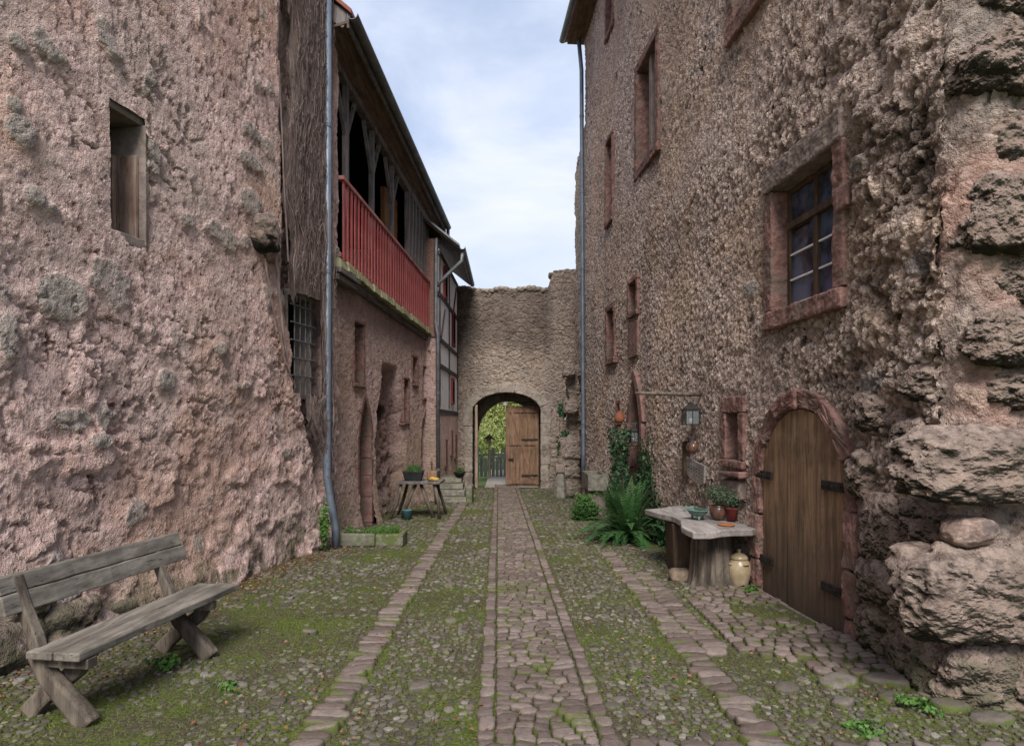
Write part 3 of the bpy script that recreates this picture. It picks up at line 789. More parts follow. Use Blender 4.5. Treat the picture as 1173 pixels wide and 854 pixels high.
# dry climbing vine
vb=LW.P(9.7,-.2,.1)
VN=thing('climbing_vine','dry brown climbing vine covering the end of the pink wall beside the blue downpipe','vine',vb)
def vedge(z): return 8.82+.10*np.sin(np.asarray(z)*2.1)+.05*np.sin(np.asarray(z)*6.3)+.42*np.clip(3.5-np.asarray(z),0,1.4)+.34*np.clip(2.1-np.asarray(z),0,3)
def vine_d(ss,zz):
    e=vedge(zz); t=np.clip((ss-e)/(10.08-e+1e-6),0,1)
    return .02+.07*(fbm(ss*9,zz*1.2,3.,4))*sstep(0,.2,t)+.05*sstep(0,.3,t)*sstep(1,.85,t)-.06*sstep(.9,1,t)+.05*fbm(ss*22,zz*3,1.,3)
S=np.linspace(0,1,56); Z=np.linspace(-.3,12,380); tt,zz=np.meshgrid(S,Z,indexing='ij'); e=vedge(zz); ss=e+tt*(10.10-e)
mask=(ss>w2[0]-.02)&(ss<w2[1]+.0)&(zz>w2[2])&(zz<w2[3])
V=LW.arr(ss,zz,vine_d(ss,zz)-.0).reshape(-1,3); ns,nz=ss.shape
i,j=np.meshgrid(np.arange(ns-1),np.arange(nz-1),indexing='ij'); kp=~(mask[:-1,:-1]|mask[1:,1:]); i=i[kp];j=j[kp]
link('stem_mat',npmesh(V,quads=np.stack([i*nz+j,i*nz+j+1,(i+1)*nz+j+1,(i+1)*nz+j],-1)),M['vineback'],VN)
mb=MB()
for k in range(850):
    z=random.uniform(-.2,11) if k>60 else random.uniform(-.2,2); 
    L_=random.uniform(.8,3.2); t=random.random()**.8; a=random.uniform(-.05,.05); pts=[];rad=[]
    r0=random.choice([.002,.003,.003,.004,.006]) if k>22 else .022
    n=12
    for i in range(n):
        zc=z+L_*i/(n-1); e=float(vedge(zc)); s=e+t*(10.06-e)+.022*math.sin(i*.9+k)+a*i*.10
        s=min(s,10.12)
        if w2[0]-.05<s<w2[1]+.03 and w2[2]<zc<w2[3] : break
        pts.append(LW.P(s,zc,.11+.045*random.random()+.015*math.sin(i+k))); rad.append(r0*(1-.5*i/n))
    if len(pts)>2: mb.tube(pts,rad,4,False)
for k in range(900):   # fine cross tendrils
    z=random.uniform(.2,9); e=float(vedge(z)); s=random.uniform(e,10.05); p=[(s,z)]
    for i in range(5): s+=random.uniform(-.09,.09); z+=random.uniform(-.03,.13); p.append((s,z))
    if any(w2[0]-.1<a<w2[1]+.05 and w2[2]<b<w2[3] for a,b in p): continue
    mb.tube([LW.P(min(a,10.15),b,.13+random.uniform(0,.05)) for a,b in p],.0025,3,False)
for (pp,r0) in (([(ls(312),6.5),(ls(316),5.6),(ls(318),4.9),(ls(321),4.4),(ls(323),3.9)],.012),([(ls(296),3.8),(ls(303),3.3),(ls(313),2.9),(ls(320),2.5),(ls(332),2.2)],.012),([(ls(309),3.9),(ls(312),3.5),(ls(316),3.0),(ls(322),2.6)],.02)):
    mb.tube([LW.P(a,b,.09) for a,b in pp],r0,5,False,.15)
mb.build('stems',M['vine'],VN)

# ================================================================ GALLERY HOUSE
GB=thing('gallery_house','pink plastered house with a red balustraded wooden gallery under the eaves','house',(-2.9,14,-.3))
gh=[hole(gs(405),gs(417),2.4,3.55),hole(gs(410.5),gs(425),-.3,1.45,'point',.75),hole(gs(462),gs(468),1.7,2.75),hole(gs(472),gs(478),2.65,3.35),hole(gs(484),gs(490),2.35,3.2),hole(gs(482),gs(494),-.4,1.25,'point',.9)]
nx0,nx1=gs(432),gs(463)
def gw_n(ss,zz):
    mid=(nx0+nx1)/2; w=(nx1-nx0)/2*(1-.45*sstep(1.3,2.9,zz))*(1+.25*(fbm(zz*3,0*zz,8.)-.5))
    return sstep(1.12,.75,np.abs(ss-mid+.15*(zz-1.3)*.3)/w)*sstep(3.0,2.75,zz)
def gw_d(ss,zz):
    d=.06*(fbm(ss*1.2,zz*1.2,1.,3)-.5)+.12*np.exp(-np.maximum(zz+.2,0)/.4)
    n=gw_n(ss,zz); d=d-n*(.22+.18*fbm(ss*5,zz*7,3.,3))
    hx=((ss-gs(447))/.65)**2+((zz-zy(472,gs(447)))/.20)**2
    d-=.5*sstep(1.2,.6,hx)
    return d
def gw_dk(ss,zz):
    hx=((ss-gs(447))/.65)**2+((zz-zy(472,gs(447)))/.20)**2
    r=.45*gw_n(ss,zz)+sstep(1.3,.8,hx)*1.2  # broken niche toned darker, the shade of its hole painted near-black
    r=r+.55*sstep(3.3,4.1,zz+.5*(fbm(ss*1.2,zz*.8,2.)-.5))  # shade below the ledge painted onto the top of the wall
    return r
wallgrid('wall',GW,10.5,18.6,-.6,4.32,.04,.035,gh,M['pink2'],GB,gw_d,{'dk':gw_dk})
mb=MB(); mb.wbox(GW,10.62,18.5,-.5,7.4,-5,-4.7); mb.wbox(GW,18.4,18.6,-.5,7,-4.7,-.05); mb.wbox(GW,10.62,10.8,-.5,7,-4.7,-.3); mb.build('rear_walls',M['pink2'],GB)
for (h,lab) in ((gh[0],None),(gh[2],None),(gh[3],None),(gh[4],None)):
    s0,s1,z0,z1=h[:4]; o=rectwindow(GW,s0+.03,s1-.03,z0+.03,z1-.03,.07,GB,M['sand'],depth=.3,proud=.02)
    mb=MB(); mb.wbox(GW,s0-.02,s1+.02,z0-.02,z1+.02,-.26,-.2); mb.build('shutter',M['shred'] if h is not gh[0] else M['sand'],o)
for (h,m_,lab) in ((gh[1],M['sand'],'narrow pointed doorway walled up in its lower part'),(gh[5],M['shred'],'dark red pointed door')):
    mb=MB(); archring(mb,GW,h[0]+.02,h[1]-.02,h[2],h[3],'point',h[5]-.03,.10,-.3,.02,.4)
    o=mb.build('doorway',M['sand'],GB,bevel=.01,loc=GW.P(h[0],gz(h[0]),0)); o['label']=lab
    mb=MB(); mb.prism(archpoly(h[0],h[1],h[2],h[3],'point',h[5]),lambda a,b,d:GW.P(a,b,d),-.28,-.2); mb.build('door',m_,o)
# ledge, floor and balustrade
def seg(W0,W1): # 3D line by s-fraction
    return lambda t:Vector(W0).lerp(Vector(W1),t)
led0=Vector((-2.74,10.35,4.34)); led1=Vector((-1.89,20.0,4.10))
mb=MB(); n=60
for k in range(n):
    a=led0.lerp(led1,k/n); b=led0.lerp(led1,(k+1.02)/n); jz=random.uniform(-.012,.012)
    mb.hexa([a+Vector((-.30,0,-.10)),a+Vector((.03+jz,0,-.13+jz)),b+Vector((.03+jz,0,-.13+jz)),b+Vector((-.30,0,-.10)),a+Vector((-.30,0,.05)),a+Vector((.0+jz,0,.03+jz)),b+Vector((.0+jz,0,.03+jz)),b+Vector((-.30,0,.05))])
mb.build('ledge',M['ledgew'],GB,bevel=.012,loc=led0)
mb=MB(); dv=(led1-led0)
mb.bar(led0+Vector((-.18,0,-.20)),led1+Vector((-.20,0,-.20)),.2,.14); mb.build('bearer_beam',M['oldw'],GB,loc=led0)
for (dx,dz,L_) in ((.02,-.19,.9),(-.06,-.30,.8)):
    mb=MB(); a=led0+Vector((-.10,-.10,dz)); mb.bar(a,a+dv.normalized()*L_+Vector((.03,0,0)),.26+dx,.09); mb.build('bracket_beam',M['oldw'],GB,bevel=.01)
gzt=lambda s:7.62-.085*(s-10.7)
mb=MB()
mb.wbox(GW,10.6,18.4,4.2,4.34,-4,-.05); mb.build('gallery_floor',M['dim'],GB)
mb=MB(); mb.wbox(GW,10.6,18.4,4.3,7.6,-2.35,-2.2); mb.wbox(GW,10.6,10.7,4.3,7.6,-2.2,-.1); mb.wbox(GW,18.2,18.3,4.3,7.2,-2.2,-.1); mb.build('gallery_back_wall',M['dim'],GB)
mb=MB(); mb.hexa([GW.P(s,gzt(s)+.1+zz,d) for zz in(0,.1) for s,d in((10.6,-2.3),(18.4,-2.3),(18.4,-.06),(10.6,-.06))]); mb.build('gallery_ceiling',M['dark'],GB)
# orange panel & shutters inside
def wallpart(name,x0,x1,z0,z1,d0,d1,mat,parent,W=GW,fn=gs,**k):
    mb=MB(); mb.wbox(W,fn(x0),fn(x1),z0,z1,d0,d1); return mb.build(name,mat,parent,**k)
wallpart('wall_panel',453.5,467,4.4,6.95,-.35,-.25,M['orange'],GB)
wallpart('wall_panel',432,440,4.4,6.6,-1.2,-1.1,M['orange'],GB)
r0=Vector((-2.775,10.5,5.70)); r1=Vector((-2.19,17.05,5.43)); b0=led0.lerp(led1,.02)+Vector((.0,0,.02)); 
bal=MB(); bal.bar(r0,r1,.10,.07)
bo=lambda y: led0.lerp(led1,(y-10.35)/9.65)
q0=Vector((-2.775,10.5,bo(10.5).z+.12)); q1=Vector((-2.19,17.05,bo(17.05).z+.12)); bal.bar(q0+Vector((-.03,0,0)),q1+Vector((-.03,0,0)),.05,.08)
bl=bal.build('balustrade',M['redrail'],GB,bevel=.01,loc=r0)
NB=35
for k in range(NB):
    t=(k+.5)/NB; tp=r0.lerp(r1,t); y=tp.y; lo=bo(y); w=.088
    d=(r1-r0).normalized()
    mb=MB(); a=Vector((tp.x+.02,y,lo.z+.035)); b=Vector((tp.x+.02,y,tp.z-.035)); jj=random.uniform(-.012,.012)
    mb.hexa([a-d*w/2+Vector((-.006,0,0)),a-d*w/2+Vector((.006,0,0)),a+d*w/2+Vector((.006,0,0)),a+d*w/2+Vector((-.006,0,0)),b-d*w/2+Vector((-.006,jj,0)),b-d*w/2+Vector((.006,jj,0)),b+d*w/2+Vector((.006,jj,0)),b+d*w/2+Vector((-.006,jj,0))])
    mb.build('baluster',M['redw'],bl,loc=a)
# posts with forked braces
for x in (399,428.5,451):
    s=gs(x); zt=gzt(s)
    mb=MB(); mb.wbox(GW,s-.05,s+.05,4.35,zt,-.10,0); 
    po=mb.build('gallery_post',M['postw'],GB,bevel=.01,loc=GW.P(s,4.35,0))
    for sg in(-1,1):
        mb=MB(); mb.bar(GW.P(s+sg*.03,zt-.85,-.05),GW.P(s+sg*.5,zt-.02,-.05),.06,.07); mb.build('brace',M['postw'],po)
mb=MB(); 
mb.hexa([GW.P(s,gzt(s)+zz,d) for zz in(0,.18) for s,d in((10.5,-.12),(18.0,-.12),(18.0,.02),(10.5,.02))]); mb.build('header_beam',M['postw'],GB)
# boarded end of the gallery
xs=[468.5,472.5,476,480,483.5,487,490.5]
for a,b in zip(xs[:-1],xs[1:]):
    s0,s1=gs(a)+.06,gs(b)-.04; mb=MB()
    if xs.index(a)%2==1: 
        mb.wbox(GW,s0,s1,4.35,5.5,-.10,-.06); mb.build('board_panel',M['postw'],GB); mb=MB(); mb.wbox(GW,s0,s1,5.5,gzt(s0),-.14,-.10); mb.build('dark_pane',M['dark'],GB)
    else: mb.wbox(GW,s0,s1,4.35,gzt(s0),-.10,-.06); mb.build('board_panel',M['soffit'] if a>478 else M['postw'],GB)
for x in xs:
    s=gs(x); mb=MB(); mb.wbox(GW,s-.05,s+.05,4.35,gzt(s),-.10,.02); mb.build('gallery_post',M['postw'],GB,bevel=.008,loc=GW.P(s,4.35,0))
# roof: soffit, fascia, gutter, tiles
e0=Vector((-2.53,10.0,7.90)); e1=Vector((-1.94,18.9,7.36)); inn0=Vector((-3.05,10.0,7.74)); inn1=Vector((-2.3,18.9,6.98))
mb=MB(); 
for k in range(4):
    a0=inn0.lerp(e0,k/4+.012); a1=inn0.lerp(e0,(k+1)/4); c0=inn1.lerp(e1,k/4+.012); c1=inn1.lerp(e1,(k+1)/4); u=Vector((0,0,.04))
    mb.hexa([a0,a1,c1,c0,a0+u,a1+u,c1+u,c0+u])
mb.build('soffit',M['soffit'],GB,loc=e0)
mb=MB(); mb.bar(e0+Vector((.0,0,.02)),e1+Vector((.0,0,.02)),.04,.2); mb.bar(e0+Vector((-.02,.03,0.03)),Vector((-3.4,10.03,8.5)),.04,.24); mb.build('fascia',M['postw'],GB)
mb=MB(); ro=Vector((-3.6,0,3.0)); up=Vector((0,0,.07)); f0=e0+Vector((.06,-.05,.12)); f1=e1+Vector((.06,0,.12))
mb.hexa([f0,f0+ro,f1+ro,f1,f0+up,f0+ro+up,f1+ro+up,f1+up]); mb.build('roof',M['tile'],GB,loc=f0)
def gutter(name,a,b,r,mat,parent):
    a=Vector(a);b=Vector(b); mb=MB(); d=(b-a).normalized(); side=d.cross(Vector((0,0,1))).normalized(); n=9
    ring=[]
    for R_ in (r,r-.008):
        for P0 in (a,b):
            for i in range(n+1):
                t=math.pi*i/n; ring.append(P0+side*math.cos(t)*R_-Vector((0,0,1))*math.sin(t)*R_)
    m=n+1; f=[]
    for i in range(n): f+= [(i,i+1,m+i+1,m+i),(2*m+i,3*m+i,3*m+i+1,2*m+i+1),(i,2*m+i,2*m+i+1,i+1),(m+i,m+i+1,3*m+i+1,3*m+i)]
    f+=[(0,m,3*m,2*m),(n,2*m+n,3*m+n,m+n)]
    mb.add(ring,f); return mb.build(name,mat,parent,smooth=False,loc=a)
gutter('gutter',e0+Vector((.09,-.1,.08)),e1+Vector((.09,.0,.08)),.085,M['zinc'],GB)
g1=e1+Vector((.09,0,0))
pipe('downpipe',[g1+Vector((0,-.1,0)),g1+Vector((0,-.1,-.25)),Vector((-1.99,17.05,6.55)),Vector((-1.99,17.0,6.2)),Vector((-1.99,16.95,4.35)),Vector((-1.93,16.9,4.0)),Vector((-1.93,16.9,3.7)),Vector((-1.92,16.9,-.3))],.05,M['zinc'],GB)

# ================================================================ HALF-TIMBERED HOUSE
HT=Wall((-1.93-.0302*17.2,0,0),(.0302,1,0),(1,-.03,0))
HB=thing('timber_framed_house','white half-timbered house with dark red shutters beside the gate wall','house',(-2.6,19,-.4))
mb=MB(); mb.wbox(HT,17.2,21.48,1.95,6.35,-3,0); mb.build('wall',M['white'],HB)
mb=MB(); mb.wbox(HT,17.2,21.48,-.6,1.94,-3,.02); mb.build('base_wall',M['pink2'],HB)
mb=MB(); mb.box((-2.16,17.15,5.3),(.40,.08,2.6)); mb.build('end_wall',M['brick'],HB)
mb=MB(); mb.box((-2.16,17.15,1.8),(.40,.08,4.3)); mb.build('end_wall',M['pink2'],HB)
mb=MB()
for z in (1.98,3.2,3.9,5.1,6.2): mb.wbox(HT,17.15,21.47,z,z+.11,-.02,.035)
for s in (17.2,19.2,21.36): mb.wbox(HT,s,s+.10,2.14,6.2,-.02,.03)
for (s,z) in ((17.5,4.05),(20.3,5.25)):
    mb.bar(HT.P(s,z,.005),HT.P(s+.75,z+.85,.005),.05,.10,up=HT.n.cross(Vector((0,0,1))))
mb.build('timber_frame',M['timber'],HB)
for (s,z0,z1) in ((18.0,5.2,6.1),(19.9,4.1,5.2),(19.7,2.3,3.1)):
    mb=MB(); mb.wbox(HT,s,s+.55,z0,z1,-.02,.06); w=mb.build('window',M['shred'],HB,loc=HT.P(s,z0,0))
    mb=MB(); mb.wbox(HT,s+.12,s+.42,z0+.1,z1-.1,.062,.07); mb.build('pane',M['dark'],w)
for s,zz0 in ((18.1,.5),(19.4,.75),(20.4,.6)):
    mb=MB(); mb.wbox(HT,s,s+.4,zz0,zz0+.75,-.02,.06); mb.build('window',M['sand'],HB,loc=HT.P(s,zz0,0))
ea=Vector((-1.36,16.9,6.26)); eb=Vector((-1.38,21.45,6.26))
mb=MB(); u=Vector((0,0,.06)); rise=Vector((-2.4,0,1.9)); mb.hexa([ea+Vector((0,0,.02)),ea+rise,eb+rise,eb+Vector((0,0,.02)),ea+u,ea+rise+u,eb+rise+u,eb+u]); mb.build('roof',M['soffit'],HB,loc=ea)
mb=MB(); v=Vector((0,-.05,.07)); mb.hexa([ea+v,ea+v+rise,eb+v+rise,eb+v,ea+v+u,ea+v+rise+u,eb+v+rise+u,eb+v+u]); mb.build('roof_tiles',M['zinc'],HB,loc=ea)
gutter('gutter',ea+Vector((.08,-.08,.05)),eb+Vector((.08,0,.05)),.075,M['zinc'],HB)
pipe('downpipe',[ea+Vector((.08,.05,.0)),ea+Vector((.05,.05,-.3)),Vector((-1.88,16.98,5.42)),Vector((-1.95,17.0,5.3))],.05,M['zinc'],HB)

# ================================================================ GATE WALL
GA=Wall((0,21.5,0),(1,0,0),(0,-1,0))
GT=thing('gate_wall','rubble stone castle wall with an arched gateway at the end of the alley','wall',(0,21.5,-.43))
gh_=hole(-1.32,.99,-.6,2.10,'round',.66)
def gtop(ss): return 6.2+.10*(fbm(ss*2.5,0*ss,3.,4)-.5)*2+.62*sstep(1.15,1.45,ss+.15*(fbm(ss*8,0*ss)-.5))
def gt_d(ss,zz): return .08*(fbm(ss*1.5,zz*1.5,1.,3)-.5)+.08*sstep(1.2,1.5,ss)*sstep(4.3,5,zz)
def gt_dk(ss,zz): return 1.0*sstep(3.5,4.8,zz+.8*(fbm(ss*.9,zz*.9,6.)-.5))*sstep(1.5,1.1,ss)*(.55+.45*fbm(ss*2,zz*2,4.))
wallgrid('wall',GA,-1.95,2.6,-.6,6.2,.035,.035,[gh_],M['gatewall'],GT,gt_d,{'dk':gt_dk},ztop=gtop)
for (x0,x1) in ((-1.95,-1.36),(1.03,3.2)):
    mb=MB(); mb.box(((x0+x1)/2,22.15,1.9),(x1-x0,1.1,5.0)); mb.build('core_wall',M['gatewall'],GT)
M['gatewallb']=simple('plain_rubble',(.14,.115,.09),(.30,.25,.20),6,.95,.9,.03)
mb=MB(); mb.box((.6,22.15,5.0),(5.2,1.1,2.0)); mb.box((-.17,22.25,3.4),(2.5,1.0,1.2)); mb.build('core_wall',M['gatewallb'],GT)
# top stones
for k in range(26):
    x=-1.9+k*.155; zt=float(gtop(np.array([x]))[0]); p=Vector((x,21.75,zt-.05)); link('coping_stone',rockmesh(p,(.13,.28,.09+.04*random.random()),3,k+40,3,.2),M['gatewallb'],GT,loc=p)
mb=MB(); archring(mb,GA,-1.30,.97,-.55,2.10,'round',.64,.30,-.35,.03,.5,.012)
mb.build('gate_arch',M['archstone'],GT,bevel=.02,erode=.04,loc=(0,21.5,-.5))
# inner gatehouse: side faces, vault and rear arch
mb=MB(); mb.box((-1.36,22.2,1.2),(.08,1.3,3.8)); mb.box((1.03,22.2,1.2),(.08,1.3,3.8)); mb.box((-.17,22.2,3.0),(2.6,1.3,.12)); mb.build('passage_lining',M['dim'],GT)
RA=Wall((0,22.75,0),(1,0,0),(0,-1,0))
wallgrid('rear_arch',RA,-1.5,1.2,-.6,3.2,.04,.04,[hole(-1.19,.95,-.6,1.2,'round',1.3)],M['gatewallb'],GT)
mb=MB(); archring(mb,RA,-1.19,.95,-.55,1.2,'round',1.28,.10,-.25,.03,.4); mb.build('rear_arch_ring',M['sandg'],GT,bevel=.01)
# lamp over gate
LP=thing('gate_lamp','small white lamp under the crown of the gate arch','lamp',(-.22,21.9,2.42))
mb=MB(); mb.box((-.22,21.9,2.38),(.13,.10,.12)); mb.build('lamp_housing',M['candle'],LP,bevel=.02)
mb=MB(); mb.tube([(-.22,21.9,2.44),(-.22,21.9,2.75)],.012,6); mb.bar((-.42,21.95,2.36),(.75,21.95,2.44),.03,.03); mb.build('cable',M['iron'],LP)
# door leaves
def gdoor(name,label,hinge,ang,w,h,mat,cat='gate door'):
    t=thing(name,label,cat,hinge); t.rotation_euler=(0,0,ang)
    def part(nm,mb,mt,par,b=0):
        me=bpy.data.meshes.new(nm); me.from_pydata(mb.v,[],mb.f); me.materials.append(mt); me.update()
        o=bpy.data.objects.new(nm,me); C.objects.link(o); o.parent=par
        if b: m=o.modifiers.new('b','BEVEL'); m.width=b; m.segments=1
        return o
    mb=MB(); n=7
    for k in range(n): a=k*w/n; mb.box((a+w/n/2,0,h/2),(w/n-.008,.05,h-.01*random.random()))
    part('planks',mb,mat,t,.004)
    mb=MB()
    for z in (.12,h*.53,h-.16): mb.box((w/2,-.045,z),(w-.06,.035,.13))
    for x in (.07,w-.07): mb.box((x,-.04,h/2),(.12,.028,h-.04))
    a=Vector((w-.1,-.04,.2)); b=Vector((.2,-.04,h-.25)); 
    mb.bar((w*.82,-.043,.2),(w*.2,-.043,h-.2),.03,.11,up=(1,0,.3))
    part('ledges_and_brace',mb,mat,t,.005)
    for z in (.35,h*.58):
        mb=MB(); mb.box((w*.72,-.07,z),(w*.5,.012,.045)); part('strap_hinge',mb,M['iron'],t)
    mb=MB(); mb.box((.18,-.07,h*.33),(.18,.02,.05)); mb.box((.25,-.09,h*.33),(.03,.03,.12)); part('latch',mb,M['iron'],t)
    return t
gdoor('gate_door','closed right leaf of the gate, brown planks with a diagonal brace',(-.20,22.0,-.40),0,1.13,2.70,M['gatew'])
gdoor('gate_door','open left leaf of the gate seen on its pale edge',(-1.20,22.0,-.40),R(-86),1.0,2.72,M['gatew2'])

# buttress and side wall between gate and the tall house
SW=Wall((2.12,0,0),(0,1,0),(-1,0,0))
def sw_top(ss): return 10.4+.25*(fbm(ss*1.5,0*ss,3.)-.5)*2-.35*(ss-17)*.2
BT=thing('side_wall','broken yellowish stone buttress wall joining the gate wall to the tall house','wall',(2.2,19,-.4))
wallgrid('wall',SW,16.9,21.6,-.6,10.4,.06,.05,[],M['gatewall'],BT,lambda s,z:.15*(fbm(s*1.5,z*1.5,2.,3)-.5)-.0*s,None,ztop=sw_top)
mb=MB(); mb.box((3.2,19.2,4.8),(2.0,4.6,10.4)); mb.build('core_wall',M['gatewallb'],BT)
# ragged buttress stones, stepped
kk=0
for z in np.arange(-.35,3.4,.27):
    dep=.42-.04*z if z>1.0 else .5
    nich=(1.15<z<1.9) or (2.3<z<3.0)
    for (yy,xx) in ((19.6,1.88),(19.2,1.72)):
        if nich and yy<19.5: continue
        if 0: pass
        p=Vector((xx+random.uniform(-.04,.04),yy+random.uniform(-.1,.1),z+.1)); kk+=1
        link('buttress_stone',rockmesh(p,(dep*.62,.32,.19),4.5,kk+80,4,.13),M['gatewall'],BT,loc=p)

# ================================================================ RIGHT TALL HOUSE
RB=thing('tall_stone_house','tall rough rubble-rendered stone house with red sandstone windows and cellar door','house',(3.4,8,-.15))
W_=dict(
 big=hole(5.66,6.80,2.86,4.16), slit=hole(7.6,7.98,1.25,1.84), door=hole(5.48,7.06,-.4,1.12,'round',.75),
 pd=hole(11.68,12.6,-.5,1.5,'point',1.07), sl2=hole(13.25,13.5,1.8,2.1),
 a=hole(13.75,14.4,3.1,4.2), b=hole(11.98,12.55,3.8,4.4), c=hole(13.95,14.5,6.15,7.95), d=hole(10.8,11.95,6.35,8.2), e=hole(13.9,14.5,10.3,11.5), f=hole(7.0,7.75,6.5,8.1))
q_st=[(1060,300,20,16),(1000,440,20,14),(1050,520,22,14),(990,190,10,10),(860,330,8,8)]
def rw_st(ss,zz):
    r=0*ss
    for (x,y,rx,ry) in q_st:
        sc=rs(x); zc=zy(y,sc); a=abs(rs(x+rx)-rs(x-rx))/2; b=ry*sc/F
        r=np.maximum(r,sstep(1.25,.5,np.sqrt(((ss-sc)/a)**2+((zz-zc)/b)**2)))
    return r*.7
def rw_d(ss,zz):
    near=sstep(9,5,ss)
    n2=sstep(6.2,4.9,ss+.5*(fbm(zz*1.3,0*zz,6.)-.5)); d=.10*(fbm(ss*1.0,zz*1.0,1.,3)-.5)+(.10*(fbm(ss*4,zz*4,9.,3)-.5)+.06*(fbm(ss*9,zz*9,2.,3)-.5))*near+n2*(.04+.16*(fbm(ss*3.4,zz*4.2,19.,3)-.5)-.05*sstep(.10,0,np.abs(fbm(ss*4,zz*5,31.,3)-.5)*2))
    d+=.13*np.exp(-np.maximum(zz+.2,0)/.4)*(fbm(ss*3,zz*3,5.,2))
    # keep flat round the dressed stone
    for k in ('big','door','slit'):
        h=W_[k]; top=h[3]+h[5]
        m=sstep(.42,.18,np.maximum(np.maximum(h[0]-ss,ss-h[1]),np.maximum(h[2]-zz,zz-top)))
        d=d*(1-.8*m)-.01*m
    d+=-.10*sstep(4.6,4.3,ss)*0
    return d
wallgrid('wall',RW,4.37,17.1,-.45,11.85,lambda s:.014+.0033*(s-4.2),lambda z:.02 if z<5 else .038,list(W_.values()),M['brown'],RB,rw_d,{'st':rw_st,'dk':lambda ss,zz:.38*sstep(6.4,4.9,ss)*sstep(.42,.58,fbm(ss*2.6,zz*2.6,41.,4))+.3*sstep(.10,0,np.abs(fbm(ss*4,zz*5,31.,3)-.5)*2)*sstep(6.2,5.2,ss)+.18*sstep(.52,.66,fbm(ss*.8,zz*.35,51.,3))})  # dk: shade painted along the near crevices, plus random dark patches
FW=Wall((0,4.22,0),(1,0,0),(0,-1,0))
fx=RWa+RWb*4.22
wallgrid('front_wall',FW,fx+.15,6.5,-.45,8,lambda s:.022 if s<4.2 else .06,.025,[],M['front'],RB,lambda s,z:.10*(fbm(s*1.6,z*1.6,4.,3)-.5)+.08*(fbm(s*5,z*5,4.,3)-.5))
mb=MB(); mb.box((6,4.32,10),(6,.1,4)); mb.box((7.5,4.35,3.5),(2.2,.1,8)); mb.box((8.5,10,5.7),(.3,12,12)); mb.wbox(RW,16.9,17.08,-.4,11.8,-6,-.12); mb.build('rear_walls',M['pink2'],RB)
# rounded rubble arris where the two faces meet
zz_=np.linspace(-.45,11.8,560); th_=np.linspace(math.pi*.55,math.pi*2.05,30); A_,Z_=np.meshgrid(th_,zz_,indexing='ij')
rr_=.215+.06*(fbm(np.cos(A_)*2,np.sin(A_)*2+Z_*3.5,Z_*3.5,4)-.5)+.07*(fbm(Z_*1.7,0*Z_,3.)-.5)
V_=np.stack([fx+.165+rr_*np.cos(A_),4.40+rr_*np.sin(A_),Z_],-1).reshape(-1,3)
i,j=np.meshgrid(np.arange(29),np.arange(559),indexing='ij'); i=i.ravel();j=j.ravel()
link('corner_rubble',npmesh(V_,quads=np.stack([i*560+j,(i+1)*560+j,(i+1)*560+j+1,i*560+j+1],-1)),M['front'],RB)
# big sash window
h=W_['big']
win=rectwindow(RW,h[0]+.02,h[1]-.02,h[2]+.02,h[3]-.02,.17,RB,M['sand'],depth=.36,proud=.035,sill=.19,lintel=.27,label='large red sandstone window with dark wooden sash',lmat=M['sandg'])
s0,s1,z0,z1=h[0]+.02,h[1]-.02,h[2]+.02,h[3]-.02
mb=MB(); D0,D1=-.20,-.14
mb.wbox(RW,s0,s0+.055,z0,z1,D0,D1); mb.wbox(RW,s1-.055,s1,z0,z1,D0,D1); mb.wbox(RW,s0+.055,s1-.055,z0,z0+.05,D0,D1); mb.wbox(RW,s0+.055,s1-.055,z1-.055,z1,D0,D1)
zm=z0+(z1-z0)*.66; sm=(s0+s1)/2
mb.wbox(RW,s0+.055,s1-.055,zm,zm+.07,D0,D1+.03); mb.wbox(RW,sm-.035,sm+.035,z0+.05,zm,D0,D1+.012); mb.wbox(RW,sm-.03,sm+.03,zm+.07,z1-.055,D0,D1+.008)
sash=mb.build('sash',M['plankb'],win,bevel=.006)
mb=MB()
for k in (1,2):
    z=z0+.05+(zm-z0-.05)*k/3
    mb.wbox(RW,s0+.055,sm-.035,z-.008,z+.008,D0+.01,D1-.005); mb.wbox(RW,sm+.035,s1-.055,z-.008,z+.008,D0+.01,D1-.005)
mb.wbox(RW,s0+.055,s0+.066,z0+.05,z1-.055,D0+.01,D1-.004); mb.wbox(RW,s0+.055,s1-.055,z0+.05,z0+.062,D0+.01,D1-.002)
mb.build('glazing_bar',M['white'],sash)
for (a,b,c,d) in ((s0+.056,sm-.036,z0+.051,zm-.001),(sm+.036,s1-.056,z0+.051,zm-.001),(s0+.056,sm-.031,zm+.071,z1-.056),(sm+.031,s1-.056,zm+.071,z1-.056)):
    mb=MB(); mb.wbox(RW,a,b,c,d,D0+.025,D0+.032,.001); mb.build('pane',M['glass'],sash)
mb=MB(); mb.wbox(RW,5.42,5.60,3.52,3.72,-.1,.05,.02); mb.build('relief_stone',M['sand'],RB,bevel=.02)
